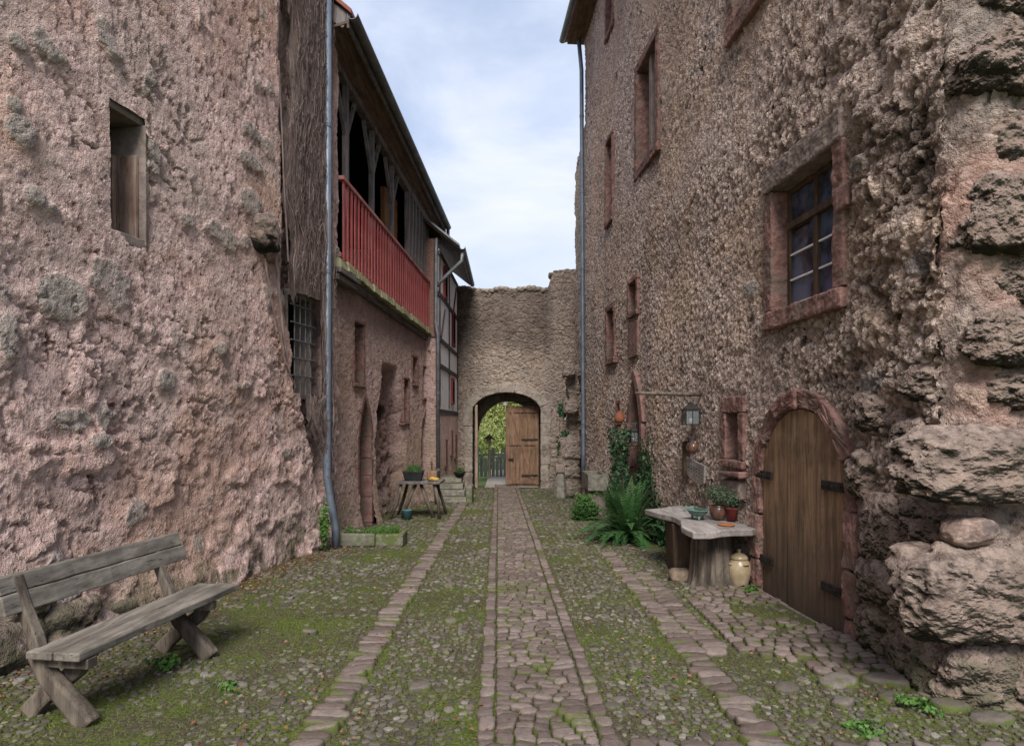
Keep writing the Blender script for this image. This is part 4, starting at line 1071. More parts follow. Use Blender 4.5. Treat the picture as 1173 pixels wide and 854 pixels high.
# other framed windows
def rwin(k,fw,lab=None,infill='dark',depth=.3):
    h=W_[k]; s0,s1,z0,z1=h[:4]
    o=rectwindow(RW,s0+.02,s1-.02,z0+.02,z1-.02,fw,RB,M['sand'],depth=depth,proud=.04,label=lab)
    darkback(RW,s0,s1,z0,z1,-depth+.02,o); return o
rwin('a',.12); rwin('b',.10); rwin('c',.10); rwin('e',.1)
o=rwin('d',.16,'upper window in red sandstone with pale wooden mullion')
h=W_['d']; mb=MB(); sm=(h[0]+h[1])/2
mb.wbox(RW,sm-.07,sm+.07,h[2]+.02,h[3]-.02,-.2,-.05); mb.build('mullion',M['sandg'],o,bevel=.01)
mb=MB(); mb.wbox(RW,sm+.07,sm+.11,h[2]+.02,h[3]-.02,-.18,-.1); mb.wbox(RW,h[0]+.02,h[0]+.07,h[2]+.02,h[3]-.02,-.2,-.12); mb.build('casement',M['white'],o)
mb=MB(); mb.wbox(RW,h[0]+.07,sm-.07,h[2]+.02,h[3]-.02,-.2,-.18); mb.build('pane',M['glass'],o)
rwin('f',.22)
h=W_['b']; mb=MB(); mb.wbox(RW,h[0]-.05,h[1]+.0,2.95,3.62,-.1,.035,.01); mb.build('blocked_niche',M['sand'],RB,bevel=.02)
h=W_['slit']; o=rectwindow(RW,h[0]+.015,h[1]-.015,h[2]+.015,h[3]-.015,.15,RB,M['sand'],depth=.4,proud=.035,sill=.10,lintel=.2,label='narrow slit window in red sandstone beside cellar door')
darkback(RW,h[0],h[1],h[2],h[3],-.38,o)
mb=MB(); mb.wbox(RW,h[0]-.22,h[1]+.02,1.06,1.13,-.1,.12,.02); mb.build('sill_slab',M['sand'],o,bevel=.02)
mb=MB(); mb.wbox(RW,h[0]-.12,h[1]+.02,.82,1.03,-.1,.08,.02); mb.build('sill_block',M['sandg'],o,bevel=.02)
# cellar door
h=W_['door']
mb=MB(); archring(mb,RW,h[0]+.02,h[1]-.02,-.35,h[3],'round',h[5]-.02,.17,-.35,.045,.42,.012)
ds=mb.build('doorway',M['sand'],RB,bevel=.02,erode=.06,loc=RW.P((h[0]+h[1])/2,-.13,0)); ds['label']='round-arched red sandstone cellar doorway'
split=6.48
for a,b,nm in ((h[0]+.03,split-.006,'near'),(split+.006,h[1]-.03,'far')):
    n=3 if nm=='near' else 2; lf=MB()
    for k in range(n):
        c=a+(b-a)*k/n+.002; e=a+(b-a)*(k+1)/n-.002
        lf.prism(archpoly(h[0]+.02,h[1]-.02,-.12,h[3],'round',h[5]-.02,c,e,8,.012),lambda p,q,d:RW.P(p,q,d),-.05,(.012 if nm=='near' else .002)+random.uniform(-.003,.003))
    lo=lf.build('door_leaf',M['doorw'],ds,bevel=.003)
    lo.name='door_leaf'
    for z,sx in ((1.15,1),(.24,1)):
        hb=MB(); 
        if nm=='near': q0,q1=a-.0,a+.34
        else: q0,q1=b-.24,b+.10
        zc=z
        hb.wbox(RW,q0,q1,zc-.042,zc+.042,.014,.034); 
        for q in np.linspace(q0+.04,q1-.04,5): hb.wbox(RW,q-.01,q+.01,zc-.012,zc+.012,.032,.042)
        # link hinge objects as sub-sub level is avoided: parent to doorway
        hb.build('strap_hinge',M['iron'],ds,bevel=.004)
darkback(RW,h[0],h[1],-.3,1.9,-.34,ds)
mb=MB(); mb.wbox(RW,h[0]-.1,h[1]+.15,-.20,-.125,-.3,.03,.01); mb.build('threshold',M['sandg'],ds,bevel=.02)
# pointed door further back
h=W_['pd']; mb=MB(); archring(mb,RW,h[0]+.02,h[1]-.02,-.45,h[3],'point',h[5]-.03,.17,-.35,.04,.42,.012)
pdn=mb.build('doorway',M['sand'],RB,bevel=.012,loc=RW.P((h[0]+h[1])/2,-.25,0)); pdn['label']='tall pointed sandstone doorway with ivy at its foot'
mb=MB(); mb.wbox(RW,h[0]+.02,h[1]-.02,-.4,1.15,-.28,-.16); mb.build('door',M['sand'],pdn)
darkback(RW,h[0],h[1],.9,2.5,-.33,pdn)
h=W_['sl2']; o=rectwindow(RW,h[0]+.02,h[1]-.02,h[2],h[3],.10,RB,M['sand'],depth=.2,proud=.035); darkback(RW,h[0],h[1],h[2],h[3],-.18,o)
# thin wall slit near the lantern, its shade built as a dark bar
s=rs(787); mb=MB(); mb.wbox(RW,s-.03,s+.03,zy(547,s),zy(505,s),-.05,.06); mb.build('dark_slit_bar',M['plankb'],RB)
# roof edge
mb=MB(); mb.hexa([RW.P(s,z,d) for z in(11.86,11.93) for s,d in((3.9,-1),(17.35,-1),(17.35,.42),(3.9,.42))]); mb.build('soffit',M['soffit'],RB)
mb=MB(); mb.hexa([RW.P(s,z+(1.2 if d<0 else 0),d) for z in(11.94,12.05) for s,d in((3.9,-2.5),(17.45,-2.5),(17.45,.5),(3.9,.5))]); mb.build('roof',M['tile'],RB)
gutter('gutter',RW.P(17.4,11.98,.55),RW.P(3.9,11.98,.55),.08,M['zinc'],RB)
pipe('downpipe',[RW.P(17.1,11.9,.16),RW.P(17.05,11.0,.09),RW.P(16.75,.9,.1),RW.P(16.7,.35,.12)],.055,M['pipe'],RB)
# corner boulders: (bearing x, y, half w, half h px at the corner, forward shift)
cb=[(1134,84,44,34,.07,3.8),(1136,8,40,26,-.02,3),(1140,246,48,42,.08,3.8),(1142,388,46,28,.08,3.8),(1140,446,40,22,-.02,3),(1140,325,40,30,-.06,3),(1140,165,38,34,-.07,3),
    (1120,532,100,40,.22,3.6),(1100,600,70,30,-.16,3),(1095,680,98,52,.22,3.6),(1180,660,60,60,.1,3),(1022,612,42,44,.03,2.8),(1020,668,38,26,.07,2.8),(1013,722,32,30,.0,2.6),(1058,752,38,38,.06,2.7),(1120,775,62,44,.12,3),(1186,765,52,55,.15,3),(992,545,22,26,-.02,2.6),(1000,470,24,22,-.03,2.8),(1050,500,26,22,-.02,2.8),(1060,440,26,20,-.03,2.8)]
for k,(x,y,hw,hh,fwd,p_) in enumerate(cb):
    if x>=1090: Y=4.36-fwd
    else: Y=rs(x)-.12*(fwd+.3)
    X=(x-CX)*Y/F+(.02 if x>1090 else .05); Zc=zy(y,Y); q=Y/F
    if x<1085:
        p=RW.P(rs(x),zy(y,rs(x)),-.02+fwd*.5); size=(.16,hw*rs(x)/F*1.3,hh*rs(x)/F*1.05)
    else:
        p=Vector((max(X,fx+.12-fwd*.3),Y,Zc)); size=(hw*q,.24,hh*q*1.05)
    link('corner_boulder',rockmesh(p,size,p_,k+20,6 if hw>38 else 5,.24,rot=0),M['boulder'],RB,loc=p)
p=Vector(((1110-CX)*4.10/F,4.10,zy(608,4.10)))
LR=link('loose_rock',rockmesh(p,(.17,.11,.095),2.4,77,5,.16,rot=.1),M['pinkrock'],loc=p); tag(LR,'loose pinkish rock lying in the niche between corner boulders','rock')

# ================================================================ BENCH
BT0=Vector((-2.7,4.5,gz(4.5)))
BN=thing('bench','weathered grey wooden bench with crossed legs against the pink wall','bench',BT0)
ang=math.atan(.14)
def bpnt(u,v,z):  # u along bench 0..1.6, v depth (0 front, + toward wall)
    return Vector((-2.49+.139*u-.99*v,3.72+.99*u+.139*v,z))
def plank(name,u0,u1,v0,v1,z0,z1,mat,parent,tilt=0,jit=.006,n=18):
    mb=MB(); base=[]
    for i in range(n+1):
        t=i/n; u=u0+(u1-u0)*t; jv=jit*math.sin(i*1.3+u0*5)+random.uniform(-jit,jit)*.5
        base.append([(u,v0+jv,z0),(u,v1+jv*.5,z0),(u,v1+tilt+jv*.5,z1),(u,v0+tilt+jv,z1)])
    vs=[bpnt(*q) for r in base for q in r]; fs=[(3,2,1,0),tuple(4*n+k for k in range(4))]
    for i in range(n):
        for k in range(4): a=4*i+k; b=4*i+(k+1)%4; fs.append((a,b,b+4,a+4))
    mb.add(vs,fs); return mb.build(name,mat,parent,bevel=.008)
plank('seat_plank',.0,1.66,.0,.17,.325,.375,M['benchw'],BN); plank('seat_plank',.0,1.64,.178,.35,.325,.372,M['benchw'],BN)
plank('backrest_plank',-.05,1.60,.43,.47,.58,.695,M['benchw'],BN,tilt=.03); plank('backrest_plank',-.05,1.58,.465,.505,.70,.80,M['benchw'],BN,tilt=.03)
for u in (.10,1.30):
    mb=MB()
    def chain(pts,w):
        n=len(pts)
        vs=[]
        for i,(v,z,hw) in enumerate(pts):
            a=pts[max(i-1,0)]; b=pts[min(i+1,n-1)]; dv,dz=b[0]-a[0],b[1]-a[1]; l=math.hypot(dv,dz); nv,nz=-dz/l,dv/l
            for (uu,sg) in ((u-w,-1),(u+w,-1),(u+w,1),(u-w,1)): vs.append(bpnt(uu,v+nv*hw*sg,z+nz*hw*sg))
        fs=[(3,2,1,0),tuple(4*(n-1)+k for k in range(4))]
        for i in range(n-1):
            for k in range(4): a=4*i+k; b=4*i+(k+1)%4; fs.append((a,b,b+4,a+4))
        return vs,fs
    g0=gz(3.7+u)
    vs,fs=chain([(.02,g0-.01,.065),(.09,g0+.07,.06),(.19,g0+.17,.055),(.29,g0+.27,.05),(.37,g0+.41,.045)],.045)
    mb.add(vs,fs); mb.build('leg',M['benchl'],BN,bevel=.02)
    mb=MB(); vs,fs=chain([(.50,g0-.01,.065),(.42,g0+.08,.055),(.30,g0+.18,.05),(.17,g0+.28,.05),(.08,g0+.41,.05)],.042)
    mb.add([Vector(q)+Vector((.0,.093,0)) for q in vs],fs); mb.build('leg',M['benchl'],BN,bevel=.02)
    mb=MB(); vs,fs=chain([(.34,g0+.35,.04),(.38,g0+.50,.035),(.46,g0+.68,.03),(.52,g0+.86,.028)],.035)
    mb.add(vs,fs); mb.build('back_support',M['benchl'],BN,bevel=.01)
    mb=MB(); vs,fs=chain([(.0,.29,.03),(.36,.29,.03)],.04); mb.add(vs,fs); mb.build('seat_bearer',M['benchl'],BN,bevel=.006)

# ================================================================ PLANT HELPERS
def tufts(name,c,n,r,h,mat,parent=None,blade=.02):
    mb_P=[];N_=[];D=[]
    a=rng.uniform(0,6.28,n); rr=r*np.sqrt(rng.random(n)); P=np.stack([c[0]+rr*np.cos(a),c[1]+rr*np.sin(a),c[2]+0*a],-1)
    d=np.stack([rng.normal(0,.35,n),rng.normal(0,.35,n),np.ones(n)],-1)
    s=np.cross(d,rng.normal(size=(n,3)))
    return leafmesh(name,P,s,h,mat,parent,shape='blade',droop=d*4)
def leafball(name,c,size,n,ls_,mat,parent=None,shape='diamond',ratio=.5,clump=9,loc=None):
    cc=rng.normal(size=(clump,3)); cc/=np.linalg.norm(cc,axis=1)[:,None]; cc*=rng.uniform(.3,.85,(clump,1))
    idx=rng.integers(0,clump,n); P=cc[idx]+rng.normal(0,.22,(n,3)); 
    N_=P/np.linalg.norm(P,axis=1)[:,None]+np.array([0,0,.5])+rng.normal(0,.5,(n,3))
    br=np.clip(.5+.35*P[:,2]+rng.normal(0,.18,n)+.25*(rng.random(clump)-.5)[idx],0,1)
    P=P*np.array(size)+np.array(c)
    return leafmesh(name,P,N_,ls_,mat,parent,shape=shape,ratio=ratio,loc=loc,rnd=br)
def weed(name,label,c,r,h,n,ls_,mat='weed',cat='weed',group=None,shape='ivy'):
    t=thing(name,label,cat,c,group)
    leafball('leaves',(c[0],c[1],c[2]+h*.5),(r,r,h*.5),n,ls_,M[mat],t,shape=shape)
    mb=MB()
    for k in range(5): a=random.uniform(0,6.28); mb.tube([c,(c[0]+r*.5*math.cos(a),c[1]+r*.5*math.sin(a),c[2]+h*.7)],.004,4)
    mb.build('stem',M[mat+'_s'] if mat+'_s' in M else M['bark'],t); return t

# ================================================================ LEFT SIDE THINGS
# stone trough planter
TP=thing('stone_planter','low mossy stone planter trough with grassy plants below the blue downpipe','planter',(-2.2,10.2,gz(10.2)))
tz=gz(10.2); x0,x1,y0,y1=-2.72,-1.68,10.0,10.45
for (a,b,c,d) in ((x0,-2.12,y0,y0+.09),(-2.11,x1,y0-.01,y0+.085),(x0,x0+.09,y0+.09,y1),(x1-.09,x1,y0+.085,y1),(x0+.09,x1-.09,y1-.08,y1)):
    mb=MB(); mb.box(((a+b)/2,(c+d)/2,tz+.10),(b-a,d-c,.20)); mb.build('side_slab',M['mossstone'],TP,bevel=.025)
mb=MB(); mb.box(((x0+x1)/2,(y0+y1)/2,tz+.09),(x1-x0-.1,y1-y0-.12,.16)); mb.build('soil',M['soil'],TP)
for k in range(4):
    cxk=x0+.2+k*.22; leafball('plant',(cxk,10.22,tz+.21),(.12,.11,.07),260,.035,M['weed'],TP)
tufts('grass_tuft',(-2.0,10.2,tz+.2),300,.25,.09,M['weed'],TP)
weed('wall_foot_weed','small trailing green plant at foot of the dry vine',(-2.78,9.6,gz(9.6)),.08,.75,300,.05,cat='plant')
# crossed-leg table
WT=thing('rustic_table','small dark rustic plank table with splayed branch legs beside the pink house','table',(-1.95,13.7,gz(13.7)))
tg=gz(13.7); tt_=.50
mb=MB(); 
for k in range(3): a=13.35+k*.27; mb.box((-1.93+.02*k,a+.13,tt_-.03),(.92-.03*k,.262,.05))
mb.build('tabletop',M['oldw'],WT,bevel=.01)
for (a,b) in (((-2.30,13.45),(-2.52,13.35)),((-2.25,14.05),(-2.48,14.1)),((-1.6,13.45),(-1.50,13.4)),((-1.65,14.05),(-1.42,14.1)),((-2.0,13.5),(-2.30,13.55)),((-1.9,13.5),(-1.62,13.5))):
    mb=MB(); p0=Vector((a[0],a[1],tt_-.06)); p1=Vector((b[0],b[1],tg-.02)); m_=p0.lerp(p1,.5)+Vector((random.uniform(-.04,.04),0,0))
    mb.tube([p0,m_,p1],[.035,.04,.03],7,jit=.1); mb.build('leg',M['benchl'],WT,smooth=True)
def pot(name,label,c,r,h,mat,cat,M_=None,group=None):
    t=thing(name,label,cat,c,group); return t
PT=thing('window_box','black plastic plant box with grassy plants on the dark rustic table','plant pot',(-2.08,13.7,tt_))
mb=MB(); mb.hexa([(-2.08+sx*a,13.7+sy*b,z) for z,a,b in((tt_,.17,.10),(tt_+.17,.21,.13)) for sx,sy in((-1,-1),(1,-1),(1,1),(-1,1))]); mb.build('box',M['blackplastic'],PT,bevel=.01)
mb=MB(); mb.box((-2.08,13.7,tt_+.185),(.44,.28,.03)); mb.build('rim',M['blackplastic'],PT,bevel=.01)
tufts('plant',(-2.08,13.7,tt_+.18),260,.14,.15,M['bush'],PT)
GL=MB(); GL.tube([(-1.72,13.5,tt_+.02),(-1.66,13.46,tt_+.06),(-1.58,13.5,tt_+.03),(-1.52,13.47,tt_+.05)],[.035,.05,.045,.02],8,jit=.2); tag(GL.build('gloves',M['yellow'],smooth=True,loc=(-1.65,13.5,tt_)),'crumpled yellow gloves lying on the dark rustic table','gloves')
BK=MB(); BK.box((-1.70,13.85,tt_+.10),(.22,.16,.19)); tag(BK.build('basket',M['gatew'],bevel=.03,loc=(-1.7,13.85,tt_)),'small brown wicker basket standing behind the yellow gloves','basket')
bk=thing('bucket','small teal bucket under the dark rustic table','bucket',(-2.14,13.25,tg))
mb=MB(); mb.lathe([(.09,tg),(.115,tg+.2),(.12,tg+.205),(.112,tg+.2),(.09,tg+.03)],(-2.14,13.25,0),18); mb.build('pail',M['teal'],bk,smooth=True)
mb=MB(); mb.tube([(-2.14+.115*math.cos(t),13.2,tg+.2+.09*math.sin(t)) for t in np.linspace(0,math.pi,9)],.005,5); mb.build('handle',M['iron'],bk)
# leaning stick by the red door
mb=MB(); mb.tube([(-2.02,16.3,.75),(-1.97,16.1,.35),(-1.90,16.0,.0),(-1.88,16.0,-.3)],.022,6,jit=.15); tag(mb.build('stick',M['plankb'],smooth=True,loc=(-1.88,16,-.3)),'dark stick leaning near the downpipe behind the rustic table','stick')
# steps
ST=thing('stone_steps','short flight of worn grey stone steps by the half-timbered house','steps',(-1.6,16.6,gz(16.5)))
sg=gz(16.5)
for k in range(4):
    mb=MB(); mb.box((-1.56-.03*k,16.55+k*.18+.3,sg+.075+.155*k),(.80-.05*k,.6,.15)); mb.build('step',M['greystone'],ST,bevel=.02)
mb=MB(); mb.box((-1.1,16.95,sg+.2),(.18,.7,.45)); mb.build('cheek_stone',M['mossstone'],ST,bevel=.04)
pt=thing('flower_pot','dark bowl planter with small plant on top step beside the gate','plant pot',(-1.38,17.15,sg+.62))
mb=MB(); mb.lathe([(.10,0),(.16,.11),(.17,.13),(.15,.12),(.09,.06)],(-1.38,17.15,sg+.62),16); mb.build('bowl',M['blackplastic'],pt,smooth=True)
leafball('plant',(-1.38,17.15,sg+.80),(.14,.14,.08),220,.04,M['bush'],pt)

# ================================================================ RIGHT SIDE THINGS
# rustic slab table
TB=thing('slab_table','thick pale wooden slab table on tree stumps against the rough wall','table',(2.3,7.8,gz(7.8)))
tz=.55
top=[(1.93,6.92),(2.1,6.86),(2.35,6.94),(2.62,7.0),(2.72,7.15),(2.62,8.2),(2.56,9.05),(2.25,9.0),(1.80,8.75),(1.86,8.4),(1.98,8.0),(2.0,7.6),(1.90,7.25)]
mb=MB()
# edge wobble
tp=[]
for i in range(len(top)):
    a=Vector((*top[i],0)); b=Vector((*top[(i+1)%len(top)],0))
    for t in (0,.33,.66): q=a.lerp(b,t); tp.append((q.x+random.uniform(-.012,.012),q.y+random.uniform(-.012,.012)))
mb.prism(tp,lambda a,b,d:Vector((a,b,d+.012*math.sin(a*5+b*3))),tz-.075,tz)
mb.build('slab',M['slab'],TB,bevel=.012,loc=(2.3,7.8,tz-.07))
def stump(name,c,r0,r1,z0,z1,parent,ex=1.,seed=0):
    n=40; m=14; V=[];
    for i in range(m):
        t=i/(m-1); z=z0+(z1-z0)*t; r=r0+(r1-r0)*t+.05*math.exp(-t*7)
        for k in range(n):
            a=2*math.pi*k/n; rr=r*(1+.06*math.sin(a*3+seed)+.035*math.sin(a*7+seed*2)+.025*math.sin(a*13+t*2+seed)+random.uniform(-.012,.012))
            V.append((c[0]+rr*math.cos(a)*ex,c[1]+rr*math.sin(a),z))
    f=[(i*n+k,i*n+(k+1)%n,(i+1)*n+(k+1)%n,(i+1)*n+k) for i in range(m-1) for k in range(n)]+[tuple(range((m-1)*n,m*n))]
    mb=MB(); mb.add(V,f); return mb.build(name,M['stump'],parent,loc=(c[0],c[1],z0))
stump('stump',(2.30,7.42),.25,.22,gz(7.4)-.03,tz-.076,TB,1,1)
mb=MB(); mb.hexa([(2.02,8.0,-.2),(2.2,7.95,-.2),(2.3,8.5,-.2),(2.05,8.55,-.2),(1.98,7.95,tz-.08),(2.2,7.9,tz-.08),(2.3,8.5,tz-.08),(2.02,8.55,tz-.08)]); mb.build('support_board',M['plankb'],TB,bevel=.02)
p=Vector((1.98,7.62,gz(7.6)+.06)); tag(link('tan_stone',rockmesh(p,(.13,.12,.09),2.6,31,4,.14),M['rock'],loc=p),'rounded tan stone beside the stump of the slab table','rock')
p=Vector((2.52,6.98,gz(7)-.02))
# lidded jar
JZ=gz(7.3); JC=(2.565,7.28,JZ)
JR=thing('lidded_jar','cream stoneware jar with knobbed lid standing beside the table stump','jar',JC)
mb=MB(); mb.lathe([(.075,0),(.085,.01),(.105,.07),(.13,.16),(.135,.22),(.12,.28),(.095,.315),(.085,.325)],JC,28); jb=mb.build('jar_body',M['stonew'],JR,smooth=True)
mb=MB(); mb.lathe([(.095,.322),(.10,.335),(.085,.36),(.05,.385),(.02,.395),(.014,.405),(.022,.42),(.018,.435),(.003,.44)],JC,24); mb.build('lid',M['stonew'],JR,smooth=True)
for a in (0.3,1.9,3.4,5.0):
    mb=MB(); c=Vector((JC[0]+.118*math.cos(a),JC[1]+.118*math.sin(a),JZ+.27)); 
    mb.tube([c+Vector((0.02*math.cos(a)*math.sin(t)*1.2-.03*math.sin(a)*math.cos(t),.02*math.sin(a)*math.sin(t)*1.2+.03*math.cos(a)*math.cos(t),.018*math.sin(t))) for t in np.linspace(0,math.pi,7)],.008,6); mb.build('handle',M['stonew'],JR,smooth=True)
# bowl on feet
BC=(2.22,7.70,tz+.01)
BW=thing('footed_bowl','green glazed footed bowl with rim standing on the slab table','bowl',BC)
mb=MB(); mb.lathe([(.03,.035),(.07,.045),(.105,.075),(.12,.105),(.135,.112),(.128,.118),(.11,.10),(.06,.06),(.0,.052)],BC,24); mb.build('basin',M['greenglaze'],BW,smooth=True)
for k in range(3): a=k*2.1+.4; mb=MB(); mb.tube([(BC[0]+.06*math.cos(a),BC[1]+.06*math.sin(a),BC[2]+.05),(BC[0]+.08*math.cos(a),BC[1]+.08*math.sin(a),BC[2]-.005)],[.016,.011],7); mb.build('foot',M['greenglaze'],BW,smooth=True)
mb=MB(); mb.box((BC[0]-.14,BC[1],BC[2]+.108),(.06,.05,.014)); mb.build('handle',M['greenglaze'],BW,bevel=.005)
leafball('contents',(BC[0]+.02,BC[1],BC[2]+.115),(.08,.08,.03),60,.04,M['olive'],BW)
# brown pot with silvery plant
PC_=(2.47,7.72,tz+.01)
PP=thing('potted_plant','round brown glazed pot with feathery silver-green plant on the slab table','potted plant',PC_)
mb=MB(); mb.lathe([(.055,0),(.075,.02),(.10,.07),(.10,.10),(.085,.14),(.078,.155),(.085,.165),(.075,.16),(.07,.12)],PC_,24); mb.build('pot',M['brownglaze'],PP,smooth=True)
n=900; a=rng.uniform(0,6.28,n); el=rng.random(n); L_=.30*el**.5
k=rng.integers(0,34,n); ka=rng.uniform(0,6.28,34); kt=rng.uniform(.1,.75,34)
P=np.stack([PC_[0]+np.cos(ka[k])*kt[k]*L_*.9,PC_[1]+np.sin(ka[k])*kt[k]*L_*1.4,PC_[2]+.15+L_*(1-.3*kt[k])*.85],-1)+rng.normal(0,.008,(n,3))
leafmesh('foliage',P,rng.normal(size=(n,3)),.045,M['olive'],PP,ratio=.25)
mb=MB()
for q in range(34): mb.tube([(PC_[0],PC_[1],PC_[2]+.13),(PC_[0]+math.cos(ka[q])*kt[q]*.26,PC_[1]+math.sin(ka[q])*kt[q]*.42,PC_[2]+.15+.3*(1-.3*kt[q])*.85)],.002,3)
mb.build('stem',M['bark'],PP)
PC2=(2.60,7.62,tz+.01)
q=thing('flower_pot','reddish clay pot at the wall end of the slab table beside the brown glazed pot','plant pot',PC2)
mb=MB(); mb.lathe([(.05,0),(.07,.13),(.078,.135),(.078,.155),(.068,.155),(.05,.05)],PC2,20); mb.build('pot',M['shred'],q,smooth=True)
leafball('foliage',(2.58,7.62,tz+.27),(.12,.16,.13),420,.045,M['olive'],q,ratio=.3)
SC=(2.40,7.22,tz+.008)
mb=MB(); mb.lathe([(.05,0),(.09,.01),(.095,.02),(.085,.018),(.04,.012)],SC,20); sc_=mb.build('saucer',M['orangeclay'],smooth=True,loc=SC); tag(sc_,'flat orange clay saucer at the near edge of slab table','saucer')
# lantern pole
py=8.9; wx=RWa+RWb*py; pz=zy(451,py)
mb=MB(); mb.tube([(wx+.1,py,pz-.01),(2.2,py,pz),(1.7,py,pz+.012)],[.026,.026,.022],9,jit=.08); pl=mb.build('pole',M['benchl'],smooth=True,loc=(wx,py,pz)); tag(pl,'round wooden pole sticking out of the rough wall above the lantern','pole')
def lantern(label,c,w,h,cat='lantern'):
    t=thing('lantern',label,cat,c); x,y,z=c
    mb=MB()
    for sx in(-1,1):
        for sy in(-1,1): mb.box((x+sx*w/2,y+sy*w/2,z+h/2),(.014,.014,h))
    for zz in (0,h): mb.box((x,y,z+zz),(w+.03,w+.03,.014))
    for sx in (-1,1): mb.box((x+sx*w/2,y,z+h/2),(.008,.008,h)); mb.box((x,y+sx*w/2,z+h/2),(.010,.008,h))
    mb.build('frame',M['iron'],t)
    mb=MB(); mb.lathe([(w*.72,h),(w*.3,h+w*.35),(w*.22,h+w*.36),(w*.2,h+w*.5),(.01,h+w*.52)],(x,y,z),4,Matrix.Rotation(R(45),3,'Z')); mb.build('cap',M['iron'],t)
    mb=MB()
    for sx in(-1,1): mb.box((x+sx*w*.46,y,z+h/2),(.003,w*.85,h*.93)); mb.box((x,y+sx*w*.46,z+h/2),(w*.85,.003,h*.93))
    mb.build('pane',M['lglass'],t)
    mb=MB(); mb.lathe([(w*.14,.01),(w*.14,h*.4),(.005,h*.41)],(x,y,z),12); mb.build('candle',M['candle'],t,smooth=True)
    return t
lt=lantern('black framed glass lantern hanging from the wooden pole on the wall',(2.47,py,zy(486,py)),.19,.21)
mb=MB(); mb.tube([(2.47,py,zy(486,py)+.30),(2.47,py,pz-.02)],.004,5); mb.build('hanger',M['iron'],lt)
# small jug and painted board on wall
s=rs(801); c=RW.P(s,zy(512,s),.13)
s=rs(803)
c=RW.P(s,zy(512,s),.11)
jg=thing('hanging_jug','small round brown jug hung on the wall above the tilted board','jug',c)
mb=MB(); mb.lathe([(.02,-.085),(.06,-.06),(.075,0),(.055,.05),(.035,.07),(.04,.09)],c,18,Matrix.Rotation(R(25),3,'Y')); mb.build('belly',M['brownglaze'],jg,smooth=True)
mb=MB(); mb.tube([Vector(c)+Vector((-.05-.04*math.sin(t),0,.055*math.cos(t))) for t in np.linspace(0,math.pi,7)],.008,6); mb.build('handle',M['brownglaze'],jg,smooth=True)
s0,s1=rs(814),rs(796)
sgn=thing('wooden_board','weathered pale notice board hung askew on the rough wall','sign',RW.P((s0+s1)/2,zy(535,8.4),.08))
pts=[(s1+.05,zy(525,s1)+.02),(s0-.05,zy(533,s0)+.0),(s0-.03,zy(553,s0)+.0),(s0+.06,zy(556,s0)),(s1+.02,zy(543,s1))]
mb=MB(); mb.prism(pts,lambda a,b,d:RW.P(a,b,d),.08,.105); mb.build('board',M['slab'],sgn,bevel=.004)
mb=MB()
for r_ in range(3):
    for k in range(6):
        t=k/6+.08; a=s1+.0+(s0-s1)*t; z=zy(530,s1)+(zy(541,s0)-zy(530,s1))*t-.045*r_
        mb.wbox(RW,a-.03,a+.0,z-.008,z+.006,.106,.108,.003)
mb.build('faded_lettering',M['plankb'],sgn)
mb=MB(); mb.wbox(RW,s0-.02,s0+.06,zy(553,s0)-.22,zy(553,s0)-.0,.02,.07,.01); mb.build('hook_board',M['plankb'],sgn,bevel=.01)
# ivy post with shelf
py=12.0
SH=thing('shelf_post','wooden post with a dark shelf standing before the pointed doorway','shelf',(2.0,py,gz(py)))
mb=MB(); mb.box((2.0,py,(1.30+gz(py))/2),(.10,.10,1.30-gz(py))); mb.build('post',M['plankb'],SH)
mb=MB(); mb.box((2.13,py,1.32),(.50,.25,.05)); mb.build('shelf',M['plankb'],SH,bevel=.008)
mb=MB(); mb.tube([(1.87,py,1.70),(2.45,py,1.70)],.008,6); mb.tube([(2.3,py,1.34),(2.3,py,1.70)],.006,6); mb.build('wire_rail',M['steel'],SH)
mb=MB(); mb.box((2.0,py,1.52),(.06,.06,.36)); mb.box((2.0,py,1.70),(.2,.16,.02)); mb.build('bracket',M['plankb'],SH)
lantern('small lantern with white candle standing on the dark shelf',(2.27,py-.02,1.36),.13,.20)
JG=(2.0,py-.02,1.71); j2=thing('terracotta_jug','orange terracotta jug on top of the ivy covered post','jug',JG)
mb=MB(); mb.lathe([(.05,0),(.09,.04),(.095,.10),(.06,.17),(.04,.20),(.045,.22)],JG,18); mb.build('belly',M['terra'],j2,smooth=True)
mb=MB(); mb.tube([Vector(JG)+Vector((.06+.035*math.sin(t),0,.13+.06*math.cos(t))) for t in np.linspace(0,math.pi,7)],.01,6); mb.build('handle',M['terra'],j2,smooth=True)
def ivysheet(name,label,fn,n,base,size=.065,group=None,thick=.08):
    t=thing(name,label,'ivy',base,group)
    P,N_=fn(n); P=P+N_*rng.uniform(0,thick,(n,1)); 
    dn=np.tile(np.array([0,0,-1.]),(n,1))
    leafmesh('leaves',P,N_+rng.normal(0,.45,(n,3)),size,M['ivy'],t,shape='ivy',droop=dn,rnd=np.clip(rng.normal(.5,.25,n),0,1))
    mb=MB()
    for k in range(9):
        i=rng.integers(0,n,3); q=sorted([P[a] for a in i],key=lambda p:p[2]); mb.tube([(base[0],base[1],base[2])]+[tuple(x) for x in q],.006,4,False)
    mb.build('stem',M['bark'],t)
def col(n):
    z=rng.uniform(gz(12),1.62,n); a=rng.uniform(0,6.28,n); r=.10+.04*np.sin(z*4)+.05*sstep(.5,.2,abs(z-1.5))
    r=r*(.8+.5*rng.random(n)); return np.stack([2.0+r*np.cos(a),11.93+r*np.sin(a),z],-1),np.stack([np.cos(a),np.sin(a),0*a],-1)
ivysheet('ivy','dense dark ivy wrapped round the shelf post under the terracotta jug',col,1300,(2.0,11.93,gz(12)))
